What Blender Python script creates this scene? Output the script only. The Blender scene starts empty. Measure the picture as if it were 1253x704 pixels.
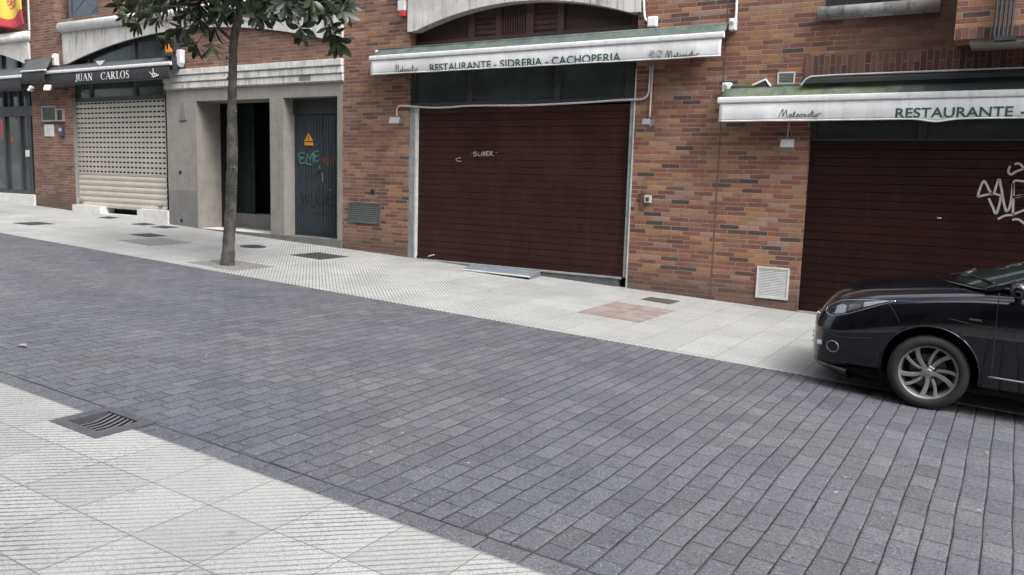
import bpy, bmesh, math, random
from mathutils import Vector, Matrix
from mathutils.bvhtree import BVHTree
random.seed(7)
sc = bpy.context.scene
COL = sc.collection

# ------------------------------------------------------------------ camera
W0, H0, CX, CY, FPX = 1253.0, 704.0, 626.5, 352.0, 1004.3
YAW, PITCH, ROLL = math.radians(-31.3328), math.radians(7.4729), math.radians(1.6592)
SL = math.tan(math.radians(2.088))            # the street falls towards +X
CAMZ = 1.7936
D = 11.7                                      # facade plane
fwd = Vector((math.sin(YAW), math.cos(YAW), 0)); rgt = Vector((math.cos(YAW), -math.sin(YAW), 0)); upv = Vector((0, 0, 1))
fw = fwd * math.cos(PITCH) - upv * math.sin(PITCH)
u2 = upv * math.cos(PITCH) + fwd * math.sin(PITCH)
cr = rgt * math.cos(ROLL) + u2 * math.sin(ROLL)
cu = u2 * math.cos(ROLL) - rgt * math.sin(ROLL)
CAMP = Vector((0, 0, CAMZ))
cam = bpy.data.cameras.new('Camera'); camo = bpy.data.objects.new('Camera', cam); COL.objects.link(camo)
M = Matrix((cr, cu, -fw)).transposed().to_4x4(); M.translation = CAMP
camo.matrix_world = M
cam.sensor_width = 36; cam.sensor_fit = 'HORIZONTAL'; cam.lens = 36 * FPX / W0
cam.clip_start = 0.05; cam.clip_end = 500
sc.camera = camo

# ------------------------------------------------------------------ sky and sun
SUN = Vector((0.58, -0.22, 0.78)).normalized()
world = bpy.data.worlds.new('World'); sc.world = world; world.use_nodes = True
nt = world.node_tree; nt.nodes.clear()
sky = nt.nodes.new('ShaderNodeTexSky'); sky.sky_type = 'NISHITA'; sky.sun_disc = False
sky.sun_elevation = math.asin(SUN.z); sky.sun_rotation = math.atan2(SUN.x, SUN.y)
sky.air_density = 1.0; sky.dust_density = 3.0; sky.ozone_density = 1.0
hs = nt.nodes.new('ShaderNodeHueSaturation'); hs.inputs['Saturation'].default_value = 0.75
bg = nt.nodes.new('ShaderNodeBackground'); bg.inputs['Strength'].default_value = 0.15
wo = nt.nodes.new('ShaderNodeOutputWorld')
tc = nt.nodes.new('ShaderNodeTexCoord'); cn = nt.nodes.new('ShaderNodeTexNoise'); cn.inputs['Scale'].default_value = 2.6; cn.inputs['Detail'].default_value = 5; cn.inputs['Roughness'].default_value = .6
nt.links.new(tc.outputs['Generated'], cn.inputs['Vector'])
cm_ = nt.nodes.new('ShaderNodeMapRange'); cm_.interpolation_type = 'SMOOTHSTEP'; cm_.inputs[1].default_value = .42; cm_.inputs[2].default_value = .58
nt.links.new(cn.outputs['Fac'], cm_.inputs[0])
sx = nt.nodes.new('ShaderNodeSeparateXYZ'); nt.links.new(tc.outputs['Generated'], sx.inputs[0])
zr0 = nt.nodes.new('ShaderNodeMapRange'); zr0.interpolation_type = 'SMOOTHSTEP'; zr0.inputs[1].default_value = .15; zr0.inputs[2].default_value = .75; nt.links.new(sx.outputs[2], zr0.inputs[0])
cl0 = nt.nodes.new('ShaderNodeMath'); cl0.operation = 'MULTIPLY'; nt.links.new(cm_.outputs[0], cl0.inputs[0]); nt.links.new(zr0.outputs[0], cl0.inputs[1])
cs = nt.nodes.new('ShaderNodeHueSaturation'); cs.inputs['Saturation'].default_value = .12; cs.inputs['Value'].default_value = 3.6; nt.links.new(sky.outputs[0], cs.inputs['Color'])
cx0 = nt.nodes.new('ShaderNodeMix'); cx0.data_type = 'RGBA'; nt.links.new(cl0.outputs[0], cx0.inputs['Factor']); nt.links.new(hs.outputs[0], cx0.inputs[6]); nt.links.new(cs.outputs[0], cx0.inputs[7])
nt.links.new(sky.outputs[0], hs.inputs['Color']); nt.links.new(cx0.outputs[2], bg.inputs['Color']); nt.links.new(bg.outputs[0], wo.inputs[0])
sl = bpy.data.lights.new('Sun', 'SUN'); sl.energy = 1.0; sl.angle = math.radians(15); sl.color = (1, .985, .965)
so = bpy.data.objects.new('Sun', sl); COL.objects.link(so); so.location = (5, -5, 20)
so.rotation_euler = SUN.to_track_quat('Z', 'Y').to_euler()
sc.view_settings.view_transform = 'Standard'; sc.view_settings.look = 'None'
sc.view_settings.gamma = 1; sc.view_settings.use_curve_mapping = False
sc.view_settings.exposure = 0.84
sc.cycles.max_bounces = 8
sc.cycles.use_denoising = True

# ------------------------------------------------------------------ helpers
def gz(x): return -SL * x
def ray(px, py): return fw + cr * ((px - CX) / FPX) - cu * ((py - CY) / FPX)
def P(px, py, Y=D):
    d = ray(px, py); return CAMP + d * (Y / d.y)
def G(px, py):
    d = ray(px, py); t = -CAMZ / (d.z + SL * d.x); return CAMP + d * t

def tag(o, label=None, cat=None, group=None, kind=None):
    if label: o['label'] = label
    if cat: o['category'] = cat
    if group: o['group'] = group
    if kind: o['kind'] = kind
    return o
def empty(name, loc, label=None, cat=None, group=None):
    o = bpy.data.objects.new(name, None); COL.objects.link(o); o.location = loc; o.empty_display_size = .2
    return tag(o, label, cat, group)
def wloc(o):
    v = Vector((0, 0, 0))
    while o is not None:
        v += o.location; o = o.parent
    return v

class MB:
    def __init__(s): s.v = []; s.f = []; s.sm = False
    def add(s, vs, fs):
        n = len(s.v); s.v += [Vector(v) for v in vs]; s.f += [tuple(i + n for i in f) for f in fs]; return s
    def box(s, x0, x1, y0, y1, z0, z1, slope=False):
        vs = [(x, y, z + (gz(x) if slope else 0)) for x in (x0, x1) for y in (y0, y1) for z in (z0, z1)]
        return s.add(vs, [(0, 1, 3, 2), (4, 6, 7, 5), (0, 4, 5, 1), (2, 3, 7, 6), (0, 2, 6, 4), (1, 5, 7, 3)])
    def prism(s, poly, y0, y1):              # poly of (x,z)
        n = len(poly)
        vs = [(x, y0, z) for x, z in poly] + [(x, y1, z) for x, z in poly]
        fs = [tuple(range(n)), tuple(range(2 * n - 1, n - 1, -1))]
        fs += [(i, i + n, (i + 1) % n + n, (i + 1) % n) for i in range(n)]
        return s.add(vs, fs)
    def slab(s, pts, t):                     # polygon of 3D points given a thickness downwards
        n = len(pts); vs = [Vector(p) for p in pts] + [Vector(p) - Vector((0, 0, t)) for p in pts]
        fs = [tuple(range(n)), tuple(range(2 * n - 1, n - 1, -1))] + [(i, i + n, (i + 1) % n + n, (i + 1) % n) for i in range(n)]
        return s.add(vs, fs)
    def tube(s, pts, r, n=8, cap=True):
        pts = [Vector(p) for p in pts]; rs = r if isinstance(r, (list, tuple)) else [r] * len(pts)
        prev = None; base = len(s.v)
        for i, p in enumerate(pts):
            t = (pts[min(i + 1, len(pts) - 1)] - pts[max(i - 1, 0)])
            t = t.normalized() if t.length > 1e-9 else Vector((0, 0, 1))
            if prev is None:
                a = Vector((0, 0, 1)) if abs(t.z) < .9 else Vector((1, 0, 0))
                prev = (a - t * a.dot(t)).normalized()
            else:
                prev = (prev - t * prev.dot(t)); prev = prev.normalized() if prev.length > 1e-6 else t.orthogonal().normalized()
            b = t.cross(prev)
            for k in range(n):
                a = 2 * math.pi * k / n
                s.v.append(p + (prev * math.cos(a) + b * math.sin(a)) * rs[i])
        for i in range(len(pts) - 1):
            for k in range(n):
                s.f.append((base + i * n + k, base + i * n + (k + 1) % n, base + (i + 1) * n + (k + 1) % n, base + (i + 1) * n + k))
        if cap:
            s.f.append(tuple(base + k for k in reversed(range(n)))); e = base + (len(pts) - 1) * n
            s.f.append(tuple(e + k for k in range(n)))
        return s
    def lathe(s, prof, center, axis, n=48):   # prof of (radius, distance along axis)
        axis = Vector(axis).normalized(); a = axis.orthogonal().normalized(); b = axis.cross(a); base = len(s.v)
        m = len(prof)
        for k in range(n):
            t = 2 * math.pi * k / n
            for r, h in prof: s.v.append(Vector(center) + axis * h + (a * math.cos(t) + b * math.sin(t)) * r)
        for k in range(n):
            for j in range(m - 1):
                s.f.append((base + k * m + j, base + k * m + j + 1, base + ((k + 1) % n) * m + j + 1, base + ((k + 1) % n) * m + j))
        return s
    def grid(s, rows, close=False):
        base = len(s.v); m = len(rows[0])
        for r in rows: s.v += [Vector(p) for p in r]
        for i in range(len(rows) - 1):
            for j in range(m - 1):
                s.f.append((base + i * m + j, base + i * m + j + 1, base + (i + 1) * m + j + 1, base + (i + 1) * m + j))
        return s
    def build(s, name, mat, parent=None, smooth=False, local=False, bevel=0, solid=0, recalc=True, subsurf=0):
        me = bpy.data.meshes.new(name)
        off = Vector((0, 0, 0)) if (local or parent is None) else wloc(parent)
        me.from_pydata([v - off for v in s.v], [], s.f)
        if recalc:
            bm = bmesh.new(); bm.from_mesh(me); bmesh.ops.recalc_face_normals(bm, faces=bm.faces); bm.to_mesh(me); bm.free()
        for p in me.polygons: p.use_smooth = smooth
        o = bpy.data.objects.new(name, me); COL.objects.link(o)
        if mat: me.materials.append(mat)
        if parent: o.parent = parent
        if solid: m = o.modifiers.new('s', 'SOLIDIFY'); m.thickness = solid; m.offset = 0
        if bevel:
            m = o.modifiers.new('b', 'BEVEL'); m.width = bevel; m.segments = 2; m.limit_method = 'ANGLE'; m.angle_limit = math.radians(40)
        if subsurf: m = o.modifiers.new('u', 'SUBSURF'); m.levels = m.render_levels = subsurf
        return o

def catmull(pts, k=6):
    if len(pts) < 3: return list(pts)
    out = []
    q = [pts[0]] + list(pts) + [pts[-1]]
    for i in range(1, len(q) - 2):
        for j in range(k):
            t = j / k; r = []
            for c in range(len(pts[0])):
                a, b, d, e = q[i - 1][c], q[i][c], q[i + 1][c], q[i + 2][c]
                r.append(.5 * (2 * b + (d - a) * t + (2 * a - 5 * b + 4 * d - e) * t * t + (3 * b - a - 3 * d + e) * t ** 3))
            out.append(tuple(r))
    out.append(tuple(pts[-1])); return out
def ribbons(mb, lines, w, Y, th=.0015, smooth=True):
    """flat painted strokes on a plane of constant Y; lines of (x,z) world points"""
    for L in lines:
        L = catmull(L) if smooth else list(L)
        L = [Vector((a, b)) for a, b in L]
        n = len(L)
        if n < 2: continue
        left = []; right = []
        for i, p in enumerate(L):
            t = L[min(i + 1, n - 1)] - L[max(i - 1, 0)]
            if t.length < 1e-9: t = Vector((1, 0))
            t.normalize(); nn = Vector((-t.y, t.x)) * (w / 2)
            left.append(p + nn); right.append(p - nn)
        for i in range(n - 1):
            mb.prism([left[i], left[i + 1], right[i + 1], right[i]], Y - th, Y)
def px_lines(lines, ox, oy, sc_, Y):
    return [[(P(ox + a / sc_, oy + b / sc_, Y).x, P(ox + a / sc_, oy + b / sc_, Y).z) for a, b in L] for L in lines]

# ------------------------------------------------------------------ materials
def newmat(name):
    m = bpy.data.materials.new(name); m.use_nodes = True; t = m.node_tree
    b = t.nodes['Principled BSDF']; return m, t, b
class NT:
    def __init__(s, t): s.t = t
    def n(s, typ, **kw):
        nd = s.t.nodes.new(typ)
        for k, v in kw.items(): setattr(nd, k, v)
        return nd
    def lk(s, a, b): s.t.links.new(a, b)
    def val(s, x, sock):
        if isinstance(x, (int, float)): sock.default_value = x
        elif isinstance(x, (tuple, list)): sock.default_value = x
        else: s.lk(x, sock)
    def m(s, op, a, b=0.0, c=None, clamp=False):
        nd = s.n('ShaderNodeMath', operation=op); nd.use_clamp = clamp
        s.val(a, nd.inputs[0]); s.val(b, nd.inputs[1])
        if c is not None: s.val(c, nd.inputs[2])
        return nd.outputs[0]
    def mix(s, f, a, b, blend='MIX'):
        nd = s.n('ShaderNodeMix', data_type='RGBA', blend_type=blend)
        s.val(f, nd.inputs['Factor'])
        for x, k in ((a, 6), (b, 7)):
            if isinstance(x, (tuple, list)): nd.inputs[k].default_value = (*x[:3], 1)
            else: s.lk(x, nd.inputs[k])
        return nd.outputs[2]
    def ss(s, x, lo, hi):
        nd = s.n('ShaderNodeMapRange', interpolation_type='SMOOTHSTEP'); s.val(x, nd.inputs[0])
        nd.inputs[1].default_value = lo; nd.inputs[2].default_value = hi
        return nd.outputs[0]
    def pos(s):
        return s.n('ShaderNodeNewGeometry').outputs['Position']
    def xyz(s, v):
        nd = s.n('ShaderNodeSeparateXYZ'); s.lk(v, nd.inputs[0]); return nd.outputs
    def comb(s, x, y, z=0.0):
        nd = s.n('ShaderNodeCombineXYZ'); s.val(x, nd.inputs[0]); s.val(y, nd.inputs[1]); s.val(z, nd.inputs[2]); return nd.outputs[0]
    def noise(s, v, scale, detail=3, rough=.55, dim='3D'):
        nd = s.n('ShaderNodeTexNoise', noise_dimensions=dim); s.lk(v, nd.inputs['Vector'])
        nd.inputs['Scale'].default_value = scale; nd.inputs['Detail'].default_value = detail; nd.inputs['Roughness'].default_value = rough
        return nd.outputs['Fac']
    def mapping(s, v, scale=(1, 1, 1), loc=(0, 0, 0)):
        nd = s.n('ShaderNodeMapping'); s.lk(v, nd.inputs[0]); nd.inputs['Scale'].default_value = scale; nd.inputs['Location'].default_value = loc
        return nd.outputs[0]
    def white(s, v, dim='2D'):
        nd = s.n('ShaderNodeTexWhiteNoise', noise_dimensions=dim); s.lk(v, nd.inputs['Vector']); return nd.outputs
    def ramp(s, f, stops, interp='LINEAR'):
        nd = s.n('ShaderNodeValToRGB'); cr_ = nd.color_ramp; cr_.interpolation = interp
        while len(cr_.elements) < len(stops): cr_.elements.new(.5)
        for e, (p_, c) in zip(cr_.elements, stops): e.position = p_; e.color = (*c, 1)
        s.lk(f, nd.inputs[0]); return nd.outputs[0]
    def bump(s, h, dist, strength=1.0, prev=None):
        nd = s.n('ShaderNodeBump'); nd.inputs['Distance'].default_value = dist; nd.inputs['Strength'].default_value = strength
        s.lk(h, nd.inputs['Height'])
        if prev is not None: s.lk(prev, nd.inputs['Normal'])
        return nd.outputs[0]

def pbr(name, col, rough=.6, var=.15, scale=6., bump=.0, metal=0., streak=0., coat=0., streakcol=None, speck=0., spec=None, bscale=60, objc=False):
    m, t, b = newmat(name); q = NT(t)
    pos = q.n('ShaderNodeTexCoord').outputs['Object'] if objc else q.pos()
    nz = q.noise(pos, scale, 4, .6)
    c = q.mix(q.ss(nz, .3, .7), tuple(x * (1 - var) for x in col), tuple(min(1, x * (1 + var)) for x in col))
    if streak:
        s1 = q.noise(q.mapping(pos, (9, 9, .5)), 1.6, 4, .65)
        c = q.mix(q.m('MULTIPLY', q.ss(s1, .48, .72), streak), c, streakcol or tuple(x * .35 for x in col))
    if speck:
        s2 = q.noise(pos, 140, 2, .6)
        c = q.mix(q.m('MULTIPLY', q.ss(s2, .5, .75), speck), c, tuple(x * .35 for x in col))
        s3 = q.noise(q.mapping(pos, (1, 1, 1), (7, 3, 1)), 110, 2, .6)
        c = q.mix(q.m('MULTIPLY', q.ss(s3, .55, .75), speck), c, tuple(min(1, x * 1.5) for x in col))
    q.lk(c, b.inputs['Base Color'])
    rn = q.noise(pos, scale * 2.3, 3)
    q.lk(q.m('ADD', q.m('MULTIPLY', rn, .25), rough - .125, clamp=True), b.inputs['Roughness'])
    b.inputs['Metallic'].default_value = metal
    if coat: b.inputs['Coat Weight'].default_value = coat; b.inputs['Coat Roughness'].default_value = .03
    if spec is not None: b.inputs['Specular IOR Level'].default_value = spec
    if bump: q.lk(q.bump(q.noise(pos, bscale, 4, .6), bump), b.inputs['Normal'])
    return m

def brickmat(name, L=.285, h=.0655, joint=.010, soldier=False):
    m, t, b = newmat(name); q = NT(t)
    pos = q.pos(); x, y, z = q.xyz(pos)
    u = q.m('ADD', x, y); v = z
    if soldier: u, v = v, u
    v = q.m('ADD', v, 10.02)
    if soldier: v = q.m('ADD', q.m('ADD', x, y), 50.0); u = q.m('ADD', z, .09)
    # slightly uneven courses
    wob = q.m('MULTIPLY', q.m('SUBTRACT', q.noise(pos, 3.5, 2), .5), .008)
    v = q.m('ADD', v, wob)
    vr = q.m('DIVIDE', v, h); row = q.m('FLOOR', vr); fr = q.m('SUBTRACT', vr, row)
    rr = q.white(q.comb(row, 3.7))[0]
    par = q.m('MULTIPLY', q.m('MODULO', row, 2.0), .5)
    ur = q.m('ADD', q.m('DIVIDE', u, L), q.m('ADD', par, q.m('MULTIPLY', rr, .0 if soldier else .42)))
    ur = q.m('ADD', ur, 200.0)
    col = q.m('FLOOR', ur); fu = q.m('SUBTRACT', ur, col)
    wn = q.white(q.comb(row, col)); idv = wn[0]; idc = wn[1]
    du = q.m('MULTIPLY', q.m('MINIMUM', fu, q.m('SUBTRACT', 1.0, fu)), L)
    dv = q.m('MULTIPLY', q.m('MINIMUM', fr, q.m('SUBTRACT', 1.0, fr)), h)
    dist = q.m('ADD', q.m('MINIMUM', du, dv), q.m('MULTIPLY', q.m('SUBTRACT', q.noise(pos, 45, 2), .5), .005))
    face = q.ss(dist, joint * .35, joint * .75)
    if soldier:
        pal = [(0, (.105, .052, .042)), (.3, (.13, .062, .048)), (.5, (.085, .042, .036)), (.7, (.15, .08, .06)), (.85, (.07, .04, .036))]  # dark palette: shade over the right shop put into the brick colour
    else:
        pal = [(0, (.215, .092, .058)), (.13, (.28, .145, .080)), (.28, (.175, .074, .052)), (.40, (.235, .125, .082)), (.52, (.30, .165, .088)), (.62, (.19, .082, .058)),
               (.72, (.15, .072, .054)), (.80, (.27, .175, .13)), (.89, (.105, .058, .047)), (.96, (.066, .049, .048))]
    c = q.ramp(idv, pal, 'CONSTANT')
    hsb = q.n('ShaderNodeHueSaturation'); hsb.inputs['Saturation'].default_value = 1.04; hsb.inputs['Value'].default_value = .95; q.lk(c, hsb.inputs['Color']); c = hsb.outputs[0]
    # the left end is pinker and duller: brick colour, with haze painted in
    zone = q.ss(x, -13, -8)
    pink = q.mix(.45, c, (.20, .115, .092))
    c = q.mix(zone, pink, c)
    idr = q.xyz(idc)
    c = q.mix(.35, c, q.mix(1.0, c, q.ramp(idr[1], [(0, (.6, .55, .55)), (1, (1.25, 1.2, 1.15))]), 'MULTIPLY'))
    # inside a brick: blotches and grain
    n1 = q.noise(pos, 14, 4, .65)
    c = q.mix(q.m('MULTIPLY', q.ss(n1, .45, .75), .45), c, q.mix(1.0, c, (.55, .5, .5), 'MULTIPLY'))
    n2 = q.noise(q.mapping(pos, (30, 30, 90)), 3, 3, .7)
    c = q.mix(q.m('MULTIPLY', q.ss(n2, .5, .75), .3), c, q.mix(1.0, c, (1.35, 1.3, 1.28), 'MULTIPLY'))
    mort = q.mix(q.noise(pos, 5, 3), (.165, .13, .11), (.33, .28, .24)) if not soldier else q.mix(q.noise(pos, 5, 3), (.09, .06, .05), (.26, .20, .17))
    c = q.mix(face, mort, c)
    # grime
    g = q.noise(pos, .9, 5, .6)
    c = q.mix(q.m('MULTIPLY', q.ss(g, .5, .8), .45), c, (.07, .05, .045))
    ro = q.noise(q.mapping(pos, (5, 5, .35)), 1.3, 4, .65)
    c = q.mix(q.m('MULTIPLY', q.ss(ro, .52, .74), .35), c, (.06, .045, .04))
    hb = q.m('ADD', q.m('ADD', z, q.m('MULTIPLY', x, SL)), q.m('MULTIPLY', q.noise(pos, 2.5, 4), -.5))
    c = q.mix(q.m('MULTIPLY', q.m('SUBTRACT', 1.0, q.ss(hb, -.2, .3)), .6), c, (.075, .058, .05))
    if not soldier:      # painted shade round the bay and right shop front, plus random dark patches
        shade_grime = q.m('MULTIPLY', q.ss(q.m('ADD', x, q.m('MULTIPLY', q.noise(pos, 1.6, 4), 1.6)), -2.0, -.7), q.m('MULTIPLY', q.ss(z, 2.6, 3.1), q.ss(y, D - .3, D - .15)))
        shade_grime = q.m('MAXIMUM', shade_grime, q.m('MULTIPLY', q.ss(q.noise(q.mapping(pos, (.35, .35, .8)), 1.0, 4, .6), .5, .72), .55))
        c = q.mix(q.m('MULTIPLY', shade_grime, .8), c, (.075, .040, .033))
    q.lk(c, b.inputs['Base Color']); b.inputs['Roughness'].default_value = .82
    b.inputs['Specular IOR Level'].default_value = .3
    hgt = q.m('ADD', face, q.m('MULTIPLY', n1, .45))
    hgt = q.m('ADD', hgt, q.m('MULTIPLY', idv, .5))
    q.lk(q.bump(hgt, .006), b.inputs['Normal'])
    return m

def tilemat(name, sgn, tx=.455, ty=.434, ox=0., oy=0.):
    """pale ribbed paving slabs; ribs run diagonally"""
    m, t, b = newmat(name); q = NT(t)
    pos = q.pos(); x, y, z = q.xyz(pos)
    wv = q.noise(pos, 3, 2)
    ur = q.m('DIVIDE', q.m('ADD', x, 100 * tx + ox), tx); vr = q.m('DIVIDE', q.m('ADD', y, 100 * ty + oy), ty)
    cu_ = q.m('FLOOR', ur); cv = q.m('FLOOR', vr); fu = q.m('SUBTRACT', ur, cu_); fv = q.m('SUBTRACT', vr, cv)
    wn = q.white(q.comb(cu_, cv)); idv = wn[0]
    du = q.m('MULTIPLY', q.m('MINIMUM', fu, q.m('SUBTRACT', 1.0, fu)), tx)
    dv = q.m('MULTIPLY', q.m('MINIMUM', fv, q.m('SUBTRACT', 1.0, fv)), ty)
    jn = q.m('SUBTRACT', q.noise(pos, 1.7, 2), .5)
    dist = q.m('MINIMUM', q.m('ADD', du, q.m('MULTIPLY', jn, .004)), dv)
    slab = q.ss(dist, .0012, .0035)
    r = q.m('ADD', q.m('MULTIPLY', x, .7071), q.m('MULTIPLY', y, -.7071 * sgn))
    r = q.m('ADD', r, q.m('MULTIPLY', q.m('SUBTRACT', q.noise(pos, 9, 2), .5), .006))
    rf = q.m('FRACT', q.m('ADD', q.m('DIVIDE', r, .0455), 500.0))
    rd = q.m('ABSOLUTE', q.m('SUBTRACT', rf, .5))              # 0 mid groove .. .5
    ragg = q.m('MULTIPLY', q.m('SUBTRACT', q.noise(pos, 60, 4, .75), .5), .45)
    rib = q.ss(q.m('ADD', rd, ragg), .07, .16)
    sp = q.noise(pos, 85, 4, .8)
    big = q.noise(pos, .8, 4, .6)
    base = q.ramp(idv, [(0, (.295, .293, .278)), (.5, (.33, .328, .312)), (1, (.362, .360, .345))])
    base = q.mix(q.m('MULTIPLY', q.ss(big, .42, .75), .5), base, (.25, .25, .24))
    base = q.mix(q.m('MULTIPLY', q.ss(sp, .47, .64), .85), base, (.17, .175, .17))
    st = q.noise(pos, 2.2, 5, .7)
    base = q.mix(q.m('MULTIPLY', q.ss(st, .58, .8), .35), base, (.30, .30, .285))
    wear = q.ss(q.noise(pos, 1.3, 3), .35, .65)
    gv = q.mix(wear, (.095, .098, .095), (.23, .235, .225))
    c = q.mix(rib, gv, base)
    c = q.mix(slab, (.085, .085, .08), c)
    gum = q.n('ShaderNodeTexVoronoi', voronoi_dimensions='2D'); gum.inputs['Scale'].default_value = 1.7; q.lk(pos, gum.inputs['Vector'])
    c = q.mix(q.m('MULTIPLY', q.m('SUBTRACT', 1.0, q.ss(gum.outputs['Distance'], .035, .05)), .5), c, (.15, .15, .15))
    q.lk(c, b.inputs['Base Color']); b.inputs['Roughness'].default_value = .75
    b.inputs['Specular IOR Level'].default_value = .3
    hgt = q.m('ADD', q.m('MULTIPLY', q.m('MULTIPLY', rib, slab), 1.0), q.m('MULTIPLY', sp, .35))
    q.lk(q.bump(hgt, .003, .8), b.inputs['Normal'])
    return m

def pavermat(name, w=.1375, l=.232):
    m, t, b = newmat(name); q = NT(t)
    pos = q.pos(); x, y, z = q.xyz(pos)
    # rows wander a little across the street
    wx = q.m('MULTIPLY', q.m('SUBTRACT', q.noise(q.comb(q.m('MULTIPLY', y, .55), q.m('MULTIPLY', x, .12)), 1.0, 2), .5), .05)
    x2 = q.m('ADD', x, wx)
    edge = q.m('LESS_THAN', y, 3.205)                        # border course laid along the kerb
    def course(a, bb, wd, ln, seed):
        ur = q.m('ADD', q.m('DIVIDE', a, wd), 300.0); row = q.m('FLOOR', ur); fu = q.m('SUBTRACT', ur, row)
        rr = q.white(q.comb(row, seed))[0]
        vr = q.m('ADD', q.m('ADD', q.m('DIVIDE', bb, ln), 300.0), q.m('ADD', q.m('MULTIPLY', q.m('MODULO', row, 2.0), .5), q.m('MULTIPLY', rr, .3)))
        cv = q.m('FLOOR', vr); fv = q.m('SUBTRACT', vr, cv)
        # some stones are cut short: shift the joint per stone pair
        du = q.m('MULTIPLY', q.m('MINIMUM', fu, q.m('SUBTRACT', 1.0, fu)), wd)
        dv = q.m('MULTIPLY', q.m('MINIMUM', fv, q.m('SUBTRACT', 1.0, fv)), ln)
        wn = q.white(q.comb(row, cv))
        return du, dv, wn[0], wn[1]
    A = course(x2, y, w, l, 1.3)
    B = course(q.m('SUBTRACT', y, 3.047), x, .158, .25, 5.1)
    sel = lambda i: q.m('ADD', q.m('MULTIPLY', A[i], q.m('SUBTRACT', 1.0, edge)), q.m('MULTIPLY', B[i], edge))
    du, dv, idv = sel(0), sel(1), sel(2)
    rag = q.m('MULTIPLY', q.m('SUBTRACT', q.noise(pos, 30, 4, .7), .5), .010)
    rag2 = q.m('MULTIPLY', q.m('SUBTRACT', q.noise(pos, 5, 2, .6), .5), .006)
    da = q.m('ADD', q.m('ADD', du, rag), rag2); db = q.m('ADD', dv, rag)
    ja = q.ss(da, .0012, .0058); jb = q.ss(db, .0010, .0046)
    tight = q.ss(q.noise(pos, 2.2, 2), .45, .65)
    jb = q.m('MAXIMUM', jb, q.m('MULTIPLY', q.m('MULTIPLY', tight, .6), q.m('SUBTRACT', 1.0, edge)))
    ja = q.m('MULTIPLY', ja, q.ss(q.m('ABSOLUTE', q.m('SUBTRACT', q.m('ADD', y, rag2), 3.205)), .003, .009))
    stone = q.m('MULTIPLY', ja, jb)
    base = q.ramp(idv, [(0, (.070, .072, .078)), (.3, (.083, .085, .092)), (.75, (.092, .094, .101)), (1, (.108, .110, .116))])
    big = q.noise(pos, .55, 4, .6)
    base = q.mix(q.ss(big, .38, .68), base, q.mix(1.0, base, (.86, .87, .97), 'MULTIPLY'))
    mid = q.noise(pos, 3.0, 4, .65)
    base = q.mix(q.m('MULTIPLY', q.ss(mid, .45, .75), .55), base, q.mix(1.0, base, (1.35, 1.34, 1.3), 'MULTIPLY'))
    # worn, lighter wheel tracks and a few dark drips
    tr = q.m('ADD', y, q.m('MULTIPLY', q.m('SUBTRACT', q.noise(pos, .7, 3), .5), .9))
    t1 = q.m('MAXIMUM', q.m('SUBTRACT', 1.0, q.ss(q.m('ABSOLUTE', q.m('SUBTRACT', tr, 4.75)), .12, .42)), q.m('SUBTRACT', 1.0, q.ss(q.m('ABSOLUTE', q.m('SUBTRACT', tr, 6.3)), .12, .42)))
    base = q.mix(q.m('MULTIPLY', t1, q.m('MULTIPLY', mid, .28)), base, (.15, .151, .155))
    oil = q.noise(pos, 1.15, 4, .55)
    base = q.mix(q.m('MULTIPLY', q.ss(oil, .66, .72), .35), base, (.045, .045, .05))
    sp = q.noise(pos, 75, 4, .8)
    base = q.mix(q.m('MULTIPLY', q.ss(sp, .54, .66), .85), base, (.24, .24, .25))
    sp2 = q.noise(q.mapping(pos, (1, 1, 1), (3, 9, 2)), 70, 4, .8)
    base = q.mix(q.m('MULTIPLY', q.ss(sp2, .50, .62), .85), base, (.026, .026, .029))
    # pale flecks of trodden gum
    vo = q.n('ShaderNodeTexVoronoi', voronoi_dimensions='2D'); vo.inputs['Scale'].default_value = 1.55; q.lk(pos, vo.inputs['Vector'])
    cr1 = q.xyz(vo.outputs['Color'])
    fl = q.m('MULTIPLY', q.m('SUBTRACT', 1.0, q.ss(q.m('ADD', vo.outputs['Distance'], q.m('MULTIPLY', q.noise(pos, 60, 2), .024)), .020, .032)), q.ss(cr1[0], .55, .8))
    base = q.mix(q.m('MULTIPLY', fl, .6), base, (.42, .42, .43))
    c = q.mix(stone, q.mix(q.ss(q.noise(pos, 1.9, 3), .4, .65), (.016, .016, .018), (.05, .05, .053)), base)
    q.lk(c, b.inputs['Base Color'])
    q.lk(q.m('ADD', q.m('MULTIPLY', mid, .3), .5), b.inputs['Roughness'])
    b.inputs['Specular IOR Level'].default_value = .32
    ht = q.m('ADD', stone, q.m('MULTIPLY', idv, .35)); ht = q.m('ADD', ht, q.m('MULTIPLY', sp, .25))
    rnd = q.m('ADD', ht, q.m('MULTIPLY', q.ss(q.m('MINIMUM', du, dv), .0, .02), .5))
    q.lk(q.bump(rnd, .006), b.inputs['Normal'])
    return m

def glassmat(name, col, rough=.05, spec=.6, blotch=.0):
    m, t, b = newmat(name); q = NT(t); pos = q.pos()
    n = q.noise(pos, 1.8, 4, .6)
    q.lk(q.mix(q.ss(n, .35, .7), col, tuple(x * 1.7 for x in col)), b.inputs['Base Color'])
    n2 = q.noise(pos, 5, 4, .7)
    q.lk(q.m('ADD', q.m('MULTIPLY', n2, .14), rough), b.inputs['Roughness'])
    b.inputs['Specular IOR Level'].default_value = spec
    q.lk(q.bump(q.noise(pos, 1.2, 2), .006, .6), b.inputs['Normal'])
    return m

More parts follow.
